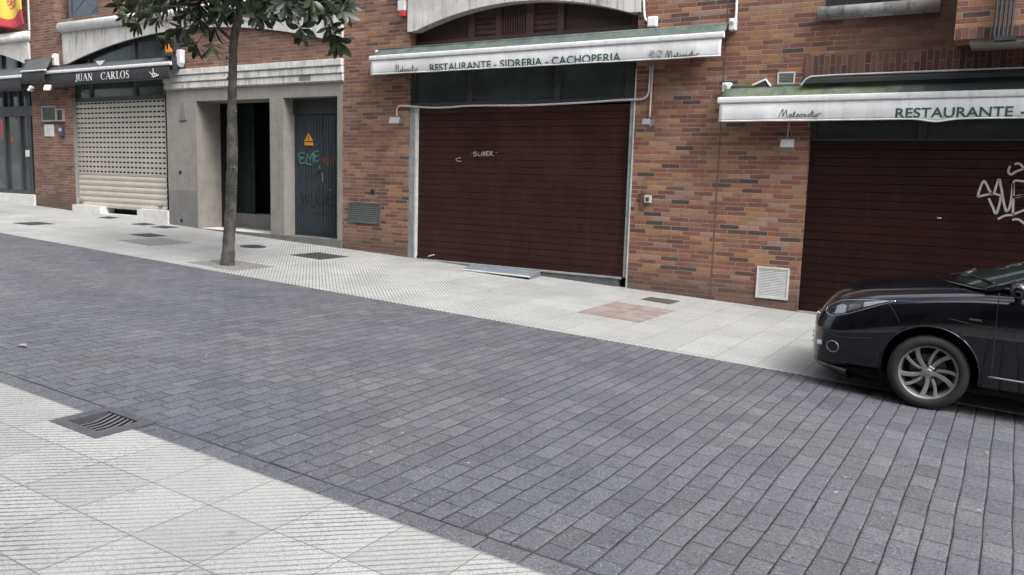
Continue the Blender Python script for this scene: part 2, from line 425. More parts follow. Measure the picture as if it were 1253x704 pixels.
MT = {}
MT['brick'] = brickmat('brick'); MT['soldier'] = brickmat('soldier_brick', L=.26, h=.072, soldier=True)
MT['tile_near'] = tilemat('ribbed_slabs_near', 1, ox=.155, oy=-2.605 + .434 * 6)
MT['tile_far'] = tilemat('ribbed_slabs_far', -1, tx=.43, ty=.575, ox=3.745, oy=-9.13 + .575 * 16)
MT['paver'] = pavermat('stone_setts')
MT['earth'] = pbr('earth', (.06, .055, .05), .95, .3, 8, .01)
MT['concrete'] = pbr('weathered_concrete', (.50, .485, .455), .85, .13, 3, .003, streak=.75, streakcol=(.14, .13, .12), bscale=35)
MT['sillgrey'] = pbr('grimy_sill', (.30, .29, .275), .85, .2, 4, .003, streak=.8, streakcol=(.08, .075, .07))
MT['slab'] = pbr('pale_rendered_ledge', (.66, .65, .63), .75, .10, 4, .002, streak=.35, streakcol=(.3, .29, .27))
MT['cornice'] = pbr('weathered_cornice', (.54, .53, .50), .8, .14, 4, .002, streak=.7, streakcol=(.15, .145, .135))
MT['granite'] = pbr('grey_granite', (.225, .208, .186), .75, .10, 5, .002, speck=.45, streak=.15)
MT['granite_d'] = pbr('dark_granite_panel', (.165, .16, .152), .7, .12, 5, .002, speck=.5)
MT['stepstone'] = pbr('dark_step_stone', (.125, .12, .112), .75, .2, 5, .002, speck=.3)
MT['granite_w'] = pbr('pale_granite_plinth', (.56, .55, .52), .7, .1, 6, .002, speck=.25)
MT['jamb'] = pbr('grey_stone_jamb', (.20, .215, .21), .7, .2, 7, .002, streak=.4, streakcol=(.08, .085, .085))
MT['sillstone'] = pbr('dark_stone_threshold', (.085, .087, .09), .6, .25, 6, .002)
MT['edge'] = pbr('pale_metal_edge', (.42, .42, .41), .5, .15, 9)
MT['shutter_b'] = pbr('brown_shutter_paint', (.029, .0108, .0086), .42, .25, 1.4, .012, bscale=2.2, streak=.35, streakcol=(.052, .027, .021), spec=.22)
MT['shutter_d'] = pbr('shaded_brown_shutter_paint', (.0148, .0048, .0038), .45, .25, 1.4, .012, bscale=2.2, streak=.35, streakcol=(.034, .014, .011), spec=.2)  # darker brown, with the shade on the right shop put into the colour
MT['shutter_c'] = pbr('beige_shutter_enamel', (.43, .40, .35), .45, .06, 3, .0005, streak=.2, streakcol=(.36, .33, .28))
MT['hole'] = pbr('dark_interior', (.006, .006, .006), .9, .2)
MT['black'] = pbr('black_fabric', (.022, .023, .025), .8, .2, 5, .001)
MT['greyfab'] = pbr('charcoal_fabric', (.060, .064, .064), .8, .2, 5, .001, streak=.3)
MT['white'] = pbr('white_enamel', (.60, .60, .595), .4, .07, 6, .0, streak=.35, streakcol=(.35, .34, .32))
MT['valance'] = pbr('white_canvas', (.58, .58, .585), .75, .09, 2.5, .004, bscale=9, streak=.35, streakcol=(.36, .355, .35))
MT['brownwood'] = pbr('brown_joinery', (.062, .034, .028), .5, .15, 3, .0008, streak=.3)
MT['brownpanel'] = pbr('brown_panel', (.040, .021, .018), .5, .15, 3, .0008)
MT['glass'] = glassmat('dark_shop_glass', (.028, .033, .033), .06, .55)
MT['glass_l'] = glassmat('blue_grey_shop_glass', (.045, .052, .055), .05, .8)
MT['glass_grey'] = glassmat('dusty_grey_glass', (.10, .105, .103), .25, .4)
MT['darkframe'] = pbr('dark_metal_frame', (.030, .031, .032), .45, .2, 6)
MT['greyframe'] = pbr('blue_grey_window_frame', (.075, .082, .092), .5, .15, 6)
MT['door_blue'] = pbr('dark_blue_door_paint', (.026, .035, .042), .5, .18, 3, .0006, streak=.35, streakcol=(.045, .05, .052))
MT['door_green'] = pbr('dark_green_door_paint', (.004, .013, .010), .5, .2, 3)
MT['green_txt'] = pbr('dark_green_lettering', (.014, .068, .048), .7, .12, 9)
MT['white_txt'] = pbr('white_lettering', (.75, .75, .74), .7, .04, 9)
MT['black_txt'] = pbr('black_lettering', (.03, .03, .032), .7, .1, 9)
MT['grey_txt'] = pbr('faded_grey_lettering', (.33, .33, .34), .7, .1, 9)
MT['spray_w'] = pbr('pale_spray_paint', (.30, .27, .26), .8, .15, 20)
MT['spray_g'] = pbr('green_spray_paint', (.065, .18, .13), .8, .15, 20)
MT['spray_o'] = pbr('rust_spray_paint', (.16, .045, .022), .8, .15, 20)
MT['spray_k'] = pbr('black_spray_paint', (.010, .012, .015), .7, .1, 20)
MT['yellow'] = pbr('orange_yellow_sign', (.55, .23, .02), .5, .08, 9)
MT['orange'] = pbr('orange_lens', (.75, .25, .02), .35, .08, 9)
MT['red'] = pbr('red_plastic', (.45, .03, .035), .4, .08, 9)
MT['blueplastic'] = pbr('blue_plastic', (.04, .045, .10), .5, .1, 9)
MT['conduit'] = pbr('grey_conduit', (.40, .39, .37), .55, .1, 9)
MT['conduit_w'] = pbr('white_conduit', (.70, .69, .67), .5, .06, 9)
MT['lampgrey'] = pbr('grey_cast_metal', (.14, .145, .15), .5, .15, 12, .0005)
MT['lampglass'] = pbr('frosted_lamp_glass', (.16, .165, .17), .25, .06, 9)
MT['iron'] = pbr('cast_iron', (.055, .055, .060), .6, .25, 14, .002, metal=.35, bscale=90)
MT['drain'] = pbr('worn_cast_iron', (.075, .075, .083), .55, .2, 18, .001, metal=.35, bscale=90)
MT['drainbar'] = pbr('lit_iron_bar', (.13, .13, .142), .45, .2, 18, .001, metal=.3)
MT['steel'] = pbr('brushed_steel_plate', (.30, .33, .37), .45, .15, 6, .001, metal=.55)
MT['alu'] = pbr('pale_aluminium', (.52, .52, .50), .45, .1, 9, metal=.2)
MT['boxframe'] = pbr('beige_grey_frame', (.27, .255, .23), .55, .1, 9)
MT['louvre_g'] = pbr('grey_green_louvre', (.075, .085, .08), .55, .15, 9)
MT['rust'] = pbr('rusty_iron', (.10, .055, .04), .8, .25, 18, .001)
MT['paper'] = pbr('paper_notice', (.60, .60, .58), .8, .15, 60)

def mossmat():
    m, t, b = newmat('mossy_green_canvas'); q = NT(t); pos = q.pos(); x = q.xyz(pos)[0]
    s1 = q.noise(q.mapping(pos, (5, 5, .6)), 1.6, 4, .65)
    c = q.mix(q.ss(s1, .35, .65), (.055, .075, .06), (.12, .14, .095))
    s2 = q.noise(pos, 1.3, 4, .6)
    moss = q.m('MULTIPLY', q.ss(s2, .42, .66), q.ss(x, -3.6, -2.6))
    c = q.mix(q.m('MULTIPLY', moss, .65), c, (.10, .125, .03))
    c = q.mix(q.ss(x, -1.7, -.7), c, (.018, .024, .024))  # painted shade: canvas darkens rightwards below the bay
    q.lk(c, b.inputs['Base Color']); b.inputs['Roughness'].default_value = .85
    q.lk(q.bump(q.noise(pos, 25, 4), .002), b.inputs['Normal']); return m
MT['moss'] = mossmat()
def canvasmat():
    m, t, b = newmat('dark_green_canvas'); q = NT(t); pos = q.pos()
    s1 = q.noise(q.mapping(pos, (4, 4, 1)), 1.5, 4, .65); s2 = q.noise(pos, 1.1, 4, .6)
    c = q.mix(q.ss(s1, .35, .7), (.05, .07, .064), (.09, .115, .10))
    c = q.mix(q.m('MULTIPLY', q.ss(s2, .5, .72), .6), c, (.12, .115, .06))
    q.lk(c, b.inputs['Base Color']); b.inputs['Roughness'].default_value = .85; return m
MT['canvas'] = canvasmat()

# ------------------------------------------------------------------ ground, road, pavements
KN, KF = 3.047, 7.868
g = MB(); g.box(-150, 150, -120, 150, -.35, -.16, True); tag(g.build('ground', MT['earth']), kind='structure')
DX0, DX1, DY0, DY1 = -5.13, -4.62, 2.80, 3.215
g = MB(); g.box(-60, DX0, KN, KF, -.15, -.008, True); g.box(DX1, 40, KN, KF, -.15, -.008, True); g.box(DX0, DX1, DY1, KF, -.15, -.008, True); tag(g.build('road', MT['paver']), kind='structure')
g = MB()
# near pavement and road leave a notch for the drain
g.box(-60, DX0, -3.6, KN, -.15, 0, True); g.box(DX1, 40, -3.6, KN, -.15, 0, True); g.box(DX0, DX1, -3.6, DY0, -.15, 0, True)
tag(g.build('near_pavement', MT['tile_near']), kind='structure')
g = MB(); g.box(-60, 40, KF, D + .02, -.15, 0, True); tag(g.build('far_pavement', MT['tile_far']), kind='structure')
# reddish replacement slabs in the far pavement
m, t, b = newmat('red_slabs'); q = NT(t); pos = q.pos(); x, y, z = q.xyz(pos)
r = q.m('ADD', q.m('MULTIPLY', x, .7071), q.m('MULTIPLY', y, .7071)); rf = q.m('ABSOLUTE', q.m('SUBTRACT', q.m('FRACT', q.m('ADD', q.m('DIVIDE', r, .0455), 500.0)), .5))
c = q.mix(q.ss(q.noise(pos, 5, 4), .35, .7), (.185, .14, .128), (.285, .235, .215)); c = q.mix(q.ss(rf, .08, .2), (.10, .07, .066), c)
c = q.mix(q.ss(q.m('ABSOLUTE', q.m('ADD', x, 4.17)), .006, .002), c, (.06, .05, .05))
q.lk(c, b.inputs['Base Color']); b.inputs['Roughness'].default_value = .8; MT['redtile'] = m
g = MB(); g.box(-4.59, -3.748, 9.13, 10.30, -.01, .004, True); tag(g.build('red_paving', MT['redtile']), kind='structure')

# ------------------------------------------------------------------ the brick building
BLD = empty('brick_building', (-9, D, gz(-9)), 'long brick street building with shuttered ground floor shops and pale concrete ledges', 'building')
xJL, xJR = -19.76, -16.15
openings = [(-30, -21.54, -2, 4.9), (xJL, xJR, -2, 5.0), (-16.15, -10.954, -2, 3.55), (-9.371, -5.06, -2, 5.0), (-2.485, 4.6, -2, 2.98),
            (-20.35, -18.55, 5.31, 7.2), (-26, -22.0, 5.5, 7.4), (-2.42, -1.02, 4.10, 5.6)]
def wall_grid(ops, x0, x1, z0, z1, y0, y1):
    xs = sorted({x0, x1, *[a for o in ops for a in o[:2]]}); zs = sorted({z0, z1, *[a for o in ops for a in o[2:]]})
    xs = [x for x in xs if x0 <= x <= x1]; zs = [z for z in zs if z0 <= z <= z1]
    def solid(i, j):
        if i < 0 or j < 0 or i >= len(xs) - 1 or j >= len(zs) - 1: return False
        cx_, cz = (xs[i] + xs[i + 1]) / 2, (zs[j] + zs[j + 1]) / 2
        return not any(a < cx_ < b_ and c_ < cz < d_ for a, b_, c_, d_ in ops)
    mb = MB()
    for i in range(len(xs) - 1):
        for j in range(len(zs) - 1):
            if not solid(i, j): continue
            a, b_, c_, d_ = xs[i], xs[i + 1], zs[j], zs[j + 1]
            mb.add([(a, y0, c_), (b_, y0, c_), (b_, y0, d_), (a, y0, d_)], [(0, 1, 2, 3)])
            mb.add([(a, y1, c_), (b_, y1, c_), (b_, y1, d_), (a, y1, d_)], [(3, 2, 1, 0)])
            if not solid(i - 1, j): mb.add([(a, y0, c_), (a, y1, c_), (a, y1, d_), (a, y0, d_)], [(3, 2, 1, 0)])
            if not solid(i + 1, j): mb.add([(b_, y0, c_), (b_, y1, c_), (b_, y1, d_), (b_, y0, d_)], [(0, 1, 2, 3)])
            if not solid(i, j - 1): mb.add([(a, y0, c_), (b_, y0, c_), (b_, y1, c_), (a, y1, c_)], [(3, 2, 1, 0)])
            if not solid(i, j + 1): mb.add([(a, y0, d_), (b_, y0, d_), (b_, y1, d_), (a, y1, d_)], [(0, 1, 2, 3)])
    return mb
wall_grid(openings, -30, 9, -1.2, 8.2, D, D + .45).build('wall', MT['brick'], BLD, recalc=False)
b = MB(); b.box(-30, 9, D + 1.6, D + 9, -1, 8.2); b.box(-30, 9, D + .46, D + 9, 8.21, 8.35); b.box(-30, -29.9, D + .46, D + 1.59, -1, 8.2); b.box(8.9, 9, D + .46, D + 1.59, -1, 8.2)
b.build('roof', MT['hole'], BLD)

def ledge(x0, x1, ztop, r=.115, y=D, proj=.17):
    """ledge with a rounded nose"""
    pr = [(0, 0)] + [(-proj + r * (1 - math.sin(a)) - 0, 0) for a in ()]
    prof = [(y, ztop)]
    for k in range(9):
        a = math.pi / 2 + math.pi * k / 8
        prof.append((y - proj + r + r * math.cos(a), ztop - r + r * math.sin(a)))
    prof.append((y - .05, ztop - 2 * r)); prof.append((y - .05, ztop - 2 * r - .02)); prof.append((y, ztop - 2 * r - .02))
    mb = MB(); n = len(prof)
    vs = [(x0, a, b_) for a, b_ in prof] + [(x1, a, b_) for a, b_ in prof]
    fs = [tuple(range(n)), tuple(range(2 * n - 1, n - 1, -1))] + [(i, i + n, (i + 1) % n + n, (i + 1) % n) for i in range(n)]
    mb.add(vs, fs); return mb
def apron(x0, x1, ztop, zend, zpeak, y0, y1, flat=.0):
    """beam whose underside is a shallow arch"""
    pts = [(x0, ztop), (x0, zend)]
    n = 28
    for k in range(n + 1):
        t = k / n; x = x0 + .16 + (x1 - x0 - .32) * t
        s_ = 1 - abs(2 * t - 1) ** 2.0
        pts.append((x, zend + (zpeak - zend) * s_))
    pts += [(x1, zend), (x1, ztop)]
    return MB().prism(pts, y0, y1)
YA = D - .055
# garage ledge and arch
z1, z2 = P(501, 38.5, YA).z, P(650, 1.5, YA).z
apron(P(498.5, 37, YA).x, P(783, 15, YA).x, 5.05, (z1 + P(780, 15, YA).z) / 2, z2 + .02, YA, D + .16).build('concrete_apron', MT['concrete'], BLD)
ledge(P(490, 0).x, P(792, 0).x, 5.28).build('ledge', MT['slab'], BLD, smooth=True)
# shop ledge (dark awning) and portal ledge
zL = P(110, 21.5, D - .17).z
zs1 = P(78, 77, YA).z
apron(P(76.5, 60, YA).x, P(418.3, 40, YA).x, zL - .2, 4.25, 4.77, YA, D - .002).build('concrete_apron', MT['concrete'], BLD)
ledge(P(68.5, 35, D - .17).x, P(418.5, 10, YA).x, zL).build('ledge', MT['slab'], BLD, smooth=True)
# far left ledge
zs3 = P(20, 77, YA).z
apron(-29, P(34.5, 60, YA).x, zL - .25, zs3 - .05, zs3 + .5, YA, D + .16).build('concrete_apron', MT['concrete'], BLD)
ledge(-29, P(34.5, 44, YA).x, P(20, 38, D - .17).z).build('ledge', MT['slab'], BLD, smooth=True)
# sill of the small window at upper right
xs0, xs1 = P(1000, 15, D - .14).x, P(1150, 10, D - .14).x
ledge(xs0, xs1, P(1075, 2, D - .14).z, r=.07, proj=.16).build('window_sill', MT['sillgrey'], BLD, smooth=True)

def window(x0, x1, z0, z1, y, fm, gm, bars=1, name='window', fw_=.06):
    f = MB(); f.box(x0, x0 + fw_, y - .04, y + .03, z0, z1); f.box(x1 - fw_, x1, y - .04, y + .03, z0, z1)
    f.box(x0 + fw_, x1 - fw_, y - .04, y + .03, z0, z0 + fw_); f.box(x0 + fw_, x1 - fw_, y - .04, y + .03, z1 - fw_, z1)
    for k in range(bars):
        xm = x0 + (x1 - x0) * (k + 1) / (bars + 1); f.box(xm - fw_ / 2, xm + fw_ / 2, y - .035, y + .03, z0 + fw_, z1 - fw_)
    fo = f.build(name, fm, BLD, bevel=.006)
    g_ = MB().box(x0 + fw_ * .5, x1 - fw_ * .5, y + .0, y + .012, z0 + fw_ * .5, z1 - fw_ * .5).build('pane', gm, fo)
    return fo
w1 = window(P(80.5, 10).x, P(120, 10).x, 5.32, 7.2, D + .10, MT['greyframe'], MT['glass_l'], 0)
# folding lattice behind the pane
b = MB(); xa, xb = P(86, 10).x, P(106, 10).x
for k in range(-1, 4):
    for s_ in (1, -1):
        zc = 5.45 + k * .55; zd = zc + .62 * s_
        b.tube([(xa, D + .098, zc if s_ > 0 else zc + .62), (P(114, 10).x, D + .098, zd if s_ > 0 else zc)], .008, 5)
b.build('lattice', MT['greyframe'], w1)
window(-26, -22.02, 5.52, 7.4, D + .1, MT['greyframe'], MT['glass_l'], 2)
window(-2.42, -1.02, 4.11, 5.6, D + .12, MT['darkframe'], MT['glass'], 1)
b = MB().box(P(34.2, 10, D - .03).x - .03, P(34.2, 10, D - .03).x + .01, D - .035, D - .001, P(33, 35).z - .05, 7.5)
b.build('white_trim', MT['white'], BLD)

# ---- soldier course over the right shop
za, zb = P(1090, 96).z, P(1090, 63).z
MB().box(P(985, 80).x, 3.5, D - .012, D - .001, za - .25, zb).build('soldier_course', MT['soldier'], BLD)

# ---- bay at upper right
yb = D - .62
xb0 = P(1169, 30, yb).x; zb0 = P(1175, 51, yb).z
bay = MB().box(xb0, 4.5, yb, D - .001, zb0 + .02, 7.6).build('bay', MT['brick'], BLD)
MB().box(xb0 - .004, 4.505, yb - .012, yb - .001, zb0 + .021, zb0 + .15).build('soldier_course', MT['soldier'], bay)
MB().box(xb0 + .16, 4.4, yb + .03, D - .004, zb0 - .03, zb0 + .018).build('soffit', MT['granite'], bay)
b = MB(); 
for k in range(5):
    xx = P(1218.5 + 5.2 * k, 20, yb - .1).x
    b.tube([(xx, yb - .09, zb0 - .02), (xx, yb - .09, 6.5)], .016, 8)
b.box(P(1215.5, 55, yb - .1).x, P(1242, 55, yb - .1).x, yb - .12, yb - .013, zb0 - .03, zb0 + .02)
tag(b.build('pipe_bundle', MT['darkframe']), 'row of dark vertical bars fixed down the front of the brick bay', 'grille')

# ---- left shop front
yd = D + .14
b = MB(); zt, zb_ = P(20, 112, yd).z, P(20, 236, yd).z
x41 = -21.56
for px in (37, 41 - 1, 27.5, 8.5):
    xx = P(px, 180, yd).x; b.box(xx - .05, xx + .05, yd - .05, yd + .05, zb_, zt + 1.2)
b.box(-27, x41, yd - .06, yd + .06, P(15, 143, yd).z, P(15, 131, yd).z); b.box(-27, x41, yd - .045, yd + .05, zb_ - .06, zb_ + .09)
b.box(-27, x41, yd - .045, yd + .05, zt, zt + .12)
b.box(P(12.5, 115, yd).x - .04, P(12.5, 115, yd).x + .04, yd - .04, yd + .04, P(15, 131, yd).z, zt)
sf = b.build('shop_door', MT['darkframe'], BLD)
MB().box(-29.9, x41, yd + .01, yd + .025, zb_, 4.9).build('pane', MT['glass_l'], sf)
b = MB().box(P(37.5, 188, yd).x, P(39.5, 188, yd).x, yd - .13, yd - .06, P(38, 192, yd).z, P(38, 184, yd).z); b.build('handle', MT['white'], sf)
b = MB(); b.box(-29.9, -21.545, D - .04, D + .4, -1, P(30, 238, D - .04).z); b.build('plinth', MT['granite_w'], BLD)
b = MB()
for (a, c_, d_, e) in ((0, 5, 147, 168), (13, 16, 168, 174), (17.5, 20.5, 142, 148)):
    b = MB(); b.box(P(a, d_, yd).x, P(c_, d_, yd).x, yd + .005, yd + .009, P(a, e, yd).z, P(a, d_, yd).z); b.build('sticker', MT['red'], sf)

# ---- shop with the beige perforated shutter
ys = D + .12
x0, x1 = P(91, 180, ys).x, P(203.5, 180, ys).x
zt = P(150, 123.5, ys).z; zm = P(150, 215, ys).z; zbt = P(150, 256, ys).z
b = MB(); rowh = .1155; nb = max(1, int(round((zt - zm) / rowh))); rowh = (zt - zm) / nb; ncol = 24; cw = (x1 - x0) / ncol
for r_ in range(nb):
    z = zm + r_ * rowh
    b.box(x0, x1, ys - .012, ys + .004, z, z + rowh * .30); b.box(x0, x1, ys - .018, ys + .004, z + rowh * .301, z + rowh * .50)
    b.box(x0, x1, ys - .012, ys + .004, z + rowh * .85, z + rowh * .999)
    for c_ in range(ncol + 1):
        xx = x0 + c_ * cw; b.box(max(x0, xx - cw * .13), min(x1, xx + cw * .13), ys - .011, ys + .002, z + rowh * .501, z + rowh * .849)
ns = 6; sh = (zm - zbt) / ns
rows = []
for k in range(ns):
    for t_, dy in ((0, .012), (.08, -.004), (.5, -.014), (.9, -.004), (.99, .012)):
        z = zbt + (k + t_) * sh; rows.append([(x0, ys + dy, z), (x1, ys + dy, z)])
b.grid(rows)
shc = b.build('roller_shutter', MT['shutter_c'], BLD)
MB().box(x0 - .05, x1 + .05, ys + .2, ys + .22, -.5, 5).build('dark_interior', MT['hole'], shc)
for px in (150, 191):
    b = MB()
    p_ = P(100 if px == 150 else 196, 247 if px == 150 else 253, ys - .02); b.box(p_.x - .07, p_.x + .07, ys - .035, ys - .015, p_.z - .012, p_.z + .012); b.build('lock', MT['lampgrey'], shc)
b = MB(); xx = P(91.5, 180).x
b.box(-19.758, x0 - .003, D + .02, D + .16, -.6, zt + .1); b.build('guide_rail', MT['jamb'], BLD)
# plinth with a cellar vent notch
xa, xb, xc, xd = P(92, 245, D - .03).x, P(123, 250, D - .03).x, P(168.5, 255, D - .03).x, P(206.5, 260, D - .03).x
zp = P(150, 254.5, D - .03).z
b = MB(); b.box(xa - .1, xb, D - .05, D + .4, -1, zp); b.build('plinth', MT['granite_w'], BLD); b = MB(); b.box(xc, xd - .02, D - .05, D + .4, -1, zp); b.build('plinth', MT['granite_w'], BLD); b = MB(); b.box(xb + .001, xc - .001, D - .05, D + .4, -1, P(145, 263, D).z)
b.build('plinth', MT['granite_w'], BLD)
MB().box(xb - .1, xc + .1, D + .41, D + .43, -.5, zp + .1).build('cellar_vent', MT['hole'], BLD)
# glazing over the shutter and dark band
b = MB(); zg = P(150, 97, ys).z
b.box(x0 - .05, x1 + .04, ys - .03, ys + .05, zt + .01, zt + .1); b.box(x0 - .05, x1 + .04, ys - .03, ys + .05, zg + .8, zg + .9)
for px in (86, 112, 167, 203):
    xx = P(px, 110, ys).x; b.box(max(xJL + .003, xx - .05), min(xJR - .003, xx + .05), ys - .04, ys + .05, zt + .101, 5.0)
fo = b.build('transom_window', MT['darkframe'], BLD)
MB().box(xJL + .01, xJR - .01, ys - .012, ys - .001, zg + .92, 4.96).build('pane', MT['glass_grey'], fo)
MB().box(xJL, xJR - .002, ys + .0, ys + .015, zt + .02, 5.0).build('pane', MT['glass'], fo)

# ---- portal
yo = D - .004
xp0, xp1 = -16.148, -10.956
o1a, o1b, o2a, o2b = -15.157, -12.905, -12.52, -11.085
zl1 = P(285, 122.3, yo).z; zl2 = P(380, 118.6, yo).z; zct = P(300, 106.5, yo).z
thr = P(300, 284, yo).z
wall_grid([(o1a, o1b, thr - .001, zl1), (o2a, o2b, thr - .001, zl2)], xp0, xp1, thr, zct + .35, yo, D + .62).build('portal_frame', MT['granite'], BLD, recalc=False)
b = MB(); b.box(xp0, xp1 + .0, D - .035, D + .60, -1, thr - .002); b.build('doorstep', MT['stepstone'], BLD)
b = MB(); b.box(o1a + .002, o1b - .002, yo + .05, D + .60, thr - .001, thr + .001); b.build('threshold', MT['granite_w'], BLD)
b = MB().box(xp0 + .02, o1a - .005, yo - .006, yo - .0005, .2, P(222, 233, yo).z); b.build('base_panel', MT['granite_d'], BLD)
for px, py in ((220.5, 211), (222, 270)):
    b = MB(); p_ = P(px, py, yo - .008); b.tube([(p_.x, yo - .012, p_.z), (p_.x, yo - .0005, p_.z)], .04, 12); b.build('bolt_hole', MT['hole'], BLD)
b = MB(); p_ = P(224, 136, yo)
b.prism([(p_.x - .07, p_.z + .16), (p_.x + .07, p_.z + .18), (p_.x + .10, p_.z - .05), (p_.x + .13, p_.z - .2), (p_.x - .12, p_.z - .22), (p_.x - .10, p_.z - .02)], yo - .02, yo - .0005)
b.build('relief_plaque', MT['granite_d'], BLD, bevel=.02)
# deep doorway: dark passage with one green leaf standing open
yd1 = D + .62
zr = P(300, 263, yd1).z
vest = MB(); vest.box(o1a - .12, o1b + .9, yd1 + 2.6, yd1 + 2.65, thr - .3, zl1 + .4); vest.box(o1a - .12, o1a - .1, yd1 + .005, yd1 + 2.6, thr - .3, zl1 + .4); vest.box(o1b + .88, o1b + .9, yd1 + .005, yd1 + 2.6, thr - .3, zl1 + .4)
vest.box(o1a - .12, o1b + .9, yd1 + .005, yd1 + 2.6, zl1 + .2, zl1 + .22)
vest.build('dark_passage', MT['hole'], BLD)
MB().box(o1a - .1, o1b + .88, yd1 + .36, yd1 + 2.59, thr - .2, zr).build('riser', MT['granite_d'], BLD)
MB().box(o1a - .09, o1b + .87, yd1 + .005, yd1 + .35, thr - .03, thr - .003).build('threshold', MT['granite'], BLD)
b = MB(); b.box(o1a - .06, o1a + .62, yd1 + .40, yd1 + .44, zr + .002, zl1 + .15); b.box(o1a + .06, o1a + .5, yd1 + .385, yd1 + .399, zr + .2, zr + .9); b.box(o1a + .06, o1a + .5, yd1 + .385, yd1 + .399, zr + 1.05, zl1 - .2)
b.build('entrance_door', MT['door_green'], BLD, bevel=.008)
# steel door
yd2 = D + .27
b = MB(); zdt = P(385, 140, yd2).z; nrib = 18
b.box(o2a - .01, o2b + .01, yd2 + .02, yd2 + .06, thr, zdt)
for k in range(nrib):
    xx = o2a + (o2b - o2a) * (k + .5) / nrib; b.box(xx - .018, xx + .018, yd2 + .008, yd2 + .0199, thr + .06, zdt - .06)
xm = P(393, 200, yd2).x
b.box(xm - .02, xm + .02, yd2 - .004, yd2 + .0075, thr + .02, zdt - .02)
dr = b.build('steel_door', MT['door_blue'], BLD)
MB().box(o2a - .01, o2b + .01, yd2 - .02, yd2 + .07, zdt + .005, zl2 - .001).build('transom_panel', MT['darkframe'], BLD)
yg = yd2 + .007
b = MB(); ribbons(b, px_lines([[(92, 305), (68, 302), (60, 320), (85, 325), (65, 335), (72, 352), (92, 346)], [(97, 345), (103, 308), (114, 332), (128, 303), (130, 347)], [(160, 292), (137, 298), (135, 316), (156, 316), (137, 325), (142, 344), (160, 335)], [(92, 352), (125, 359)]], 350, 110, 3.911, yg), .022, yg); b.build('graffiti', MT['spray_g'], dr)
b = MB(); ribbons(b, px_lines([[(170, 365), (173, 325), (182, 352), (190, 325), (196, 362)], [(206, 325), (203, 360), (216, 356), (214, 330)], [(225, 320), (226, 360)], [(234, 318), (240, 355)]], 350, 110, 3.911, yg), .02, yg); b.build('graffiti', MT['spray_o'], dr)
b = MB(); ribbons(b, px_lines([[(72, 480), (80, 545), (95, 500), (105, 548), (112, 488)], [(120, 500), (126, 558), (140, 552), (146, 492)], [(176, 510), (156, 520), (158, 556), (180, 550), (172, 530)], [(190, 558), (190, 508), (208, 520), (192, 535), (214, 562)], [(238, 508), (220, 520), (222, 556), (240, 550)], [(130, 590), (200, 600)]], 350, 110, 3.911, yg), .024, yg); b.build('graffiti', MT['spray_k'], dr)
b = MB(); ribbons(b, px_lines([[(160, 365), (163, 385)], [(172, 395), (176, 420), (173, 440)], [(168, 455), (170, 480)], [(210, 475), (213, 485)]], 350, 110, 3.911, yg), .02, yg); b.build('scratch', MT['spray_w'], dr)
b = MB(); p_ = P(391, 207, yd2); b.tube([(p_.x, yd2 - .03, p_.z), (p_.x, yd2 - .005, p_.z)], .035, 10); b.build('padlock', MT['iron'], dr)
# warning sign on the door
p_ = P(378.2, 172, yd2)
sg = empty('warning_sign', (p_.x, yd2 - .006, p_.z), 'orange yellow triangular hazard sign on the dark ribbed door', 'sign')
a_, b2, c_ = P(378, 163, yg), P(372.5, 173, yg), P(383.5, 173, yg)
b = MB().prism([(a_.x, a_.z), (c_.x, c_.z), (b2.x, b2.z)], yd2 - .004, yd2 + .003); b.build('triangle', MT['yellow'], sg)
b = MB().prism([(P(373, 174, yg).x, P(373, 174, yg).z), (P(383.5, 174, yg).x, P(383, 174.3, yg).z), (P(383.5, 178.5, yg).x, P(383.5, 178.5, yg).z), (P(373, 178, yg).x, P(373, 178, yg).z)], yd2 - .004, yd2 + .003); b.build('text_plate', MT['yellow'], sg)
b = MB(); ribbons(b, [[(P(378.6, 166, yg).x, P(378.6, 166, yg).z), (P(377.3, 169, yg).x, P(377.3, 169, yg).z), (P(378.9, 169, yg).x, P(378.9, 169, yg).z), (P(377.8, 172, yg).x, P(377.8, 172, yg).z)]], .022, yd2 - .0045, smooth=False); b.build('bolt_symbol', MT['black_txt'], sg)
# cornice over the portal: three stepped fillets
zc0 = P(300, 105.7, D - .06).z; zc3 = P(300, 79, D - .12).z
xl, xr = P(199.8, 100, D - .06).x, P(418.6, 90, D - .06).x
hh = (zc3 - zc0) / 3
for k in range(3):
    b = MB(); pr = .055 + .022 * k
    b.prism([(xl, zc0 + hh * k + .02), (xr, zc0 + hh * k + .02), (xr, zc0 + hh * (k + 1) - .001), (xl, zc0 + hh * (k + 1) - .001)], D - pr, D - .001)
    b.prism([(xl, zc0 + hh * k), (xr - .004, zc0 + hh * k), (xr - .004, zc0 + hh * k + .0195), (xl, zc0 + hh * k + .0195)], D - pr + .03, D - .001)
    b.build('cornice', MT['cornice'], BLD, bevel=.008)
b = MB(); p1, p2 = P(366, 92.5, D - .058), P(380, 98.5, D - .058)
b.box(p1.x, p2.x, D - .058, D - .0555, p2.z, p1.z); b.build('cornice_patch', MT['granite_d'], BLD)

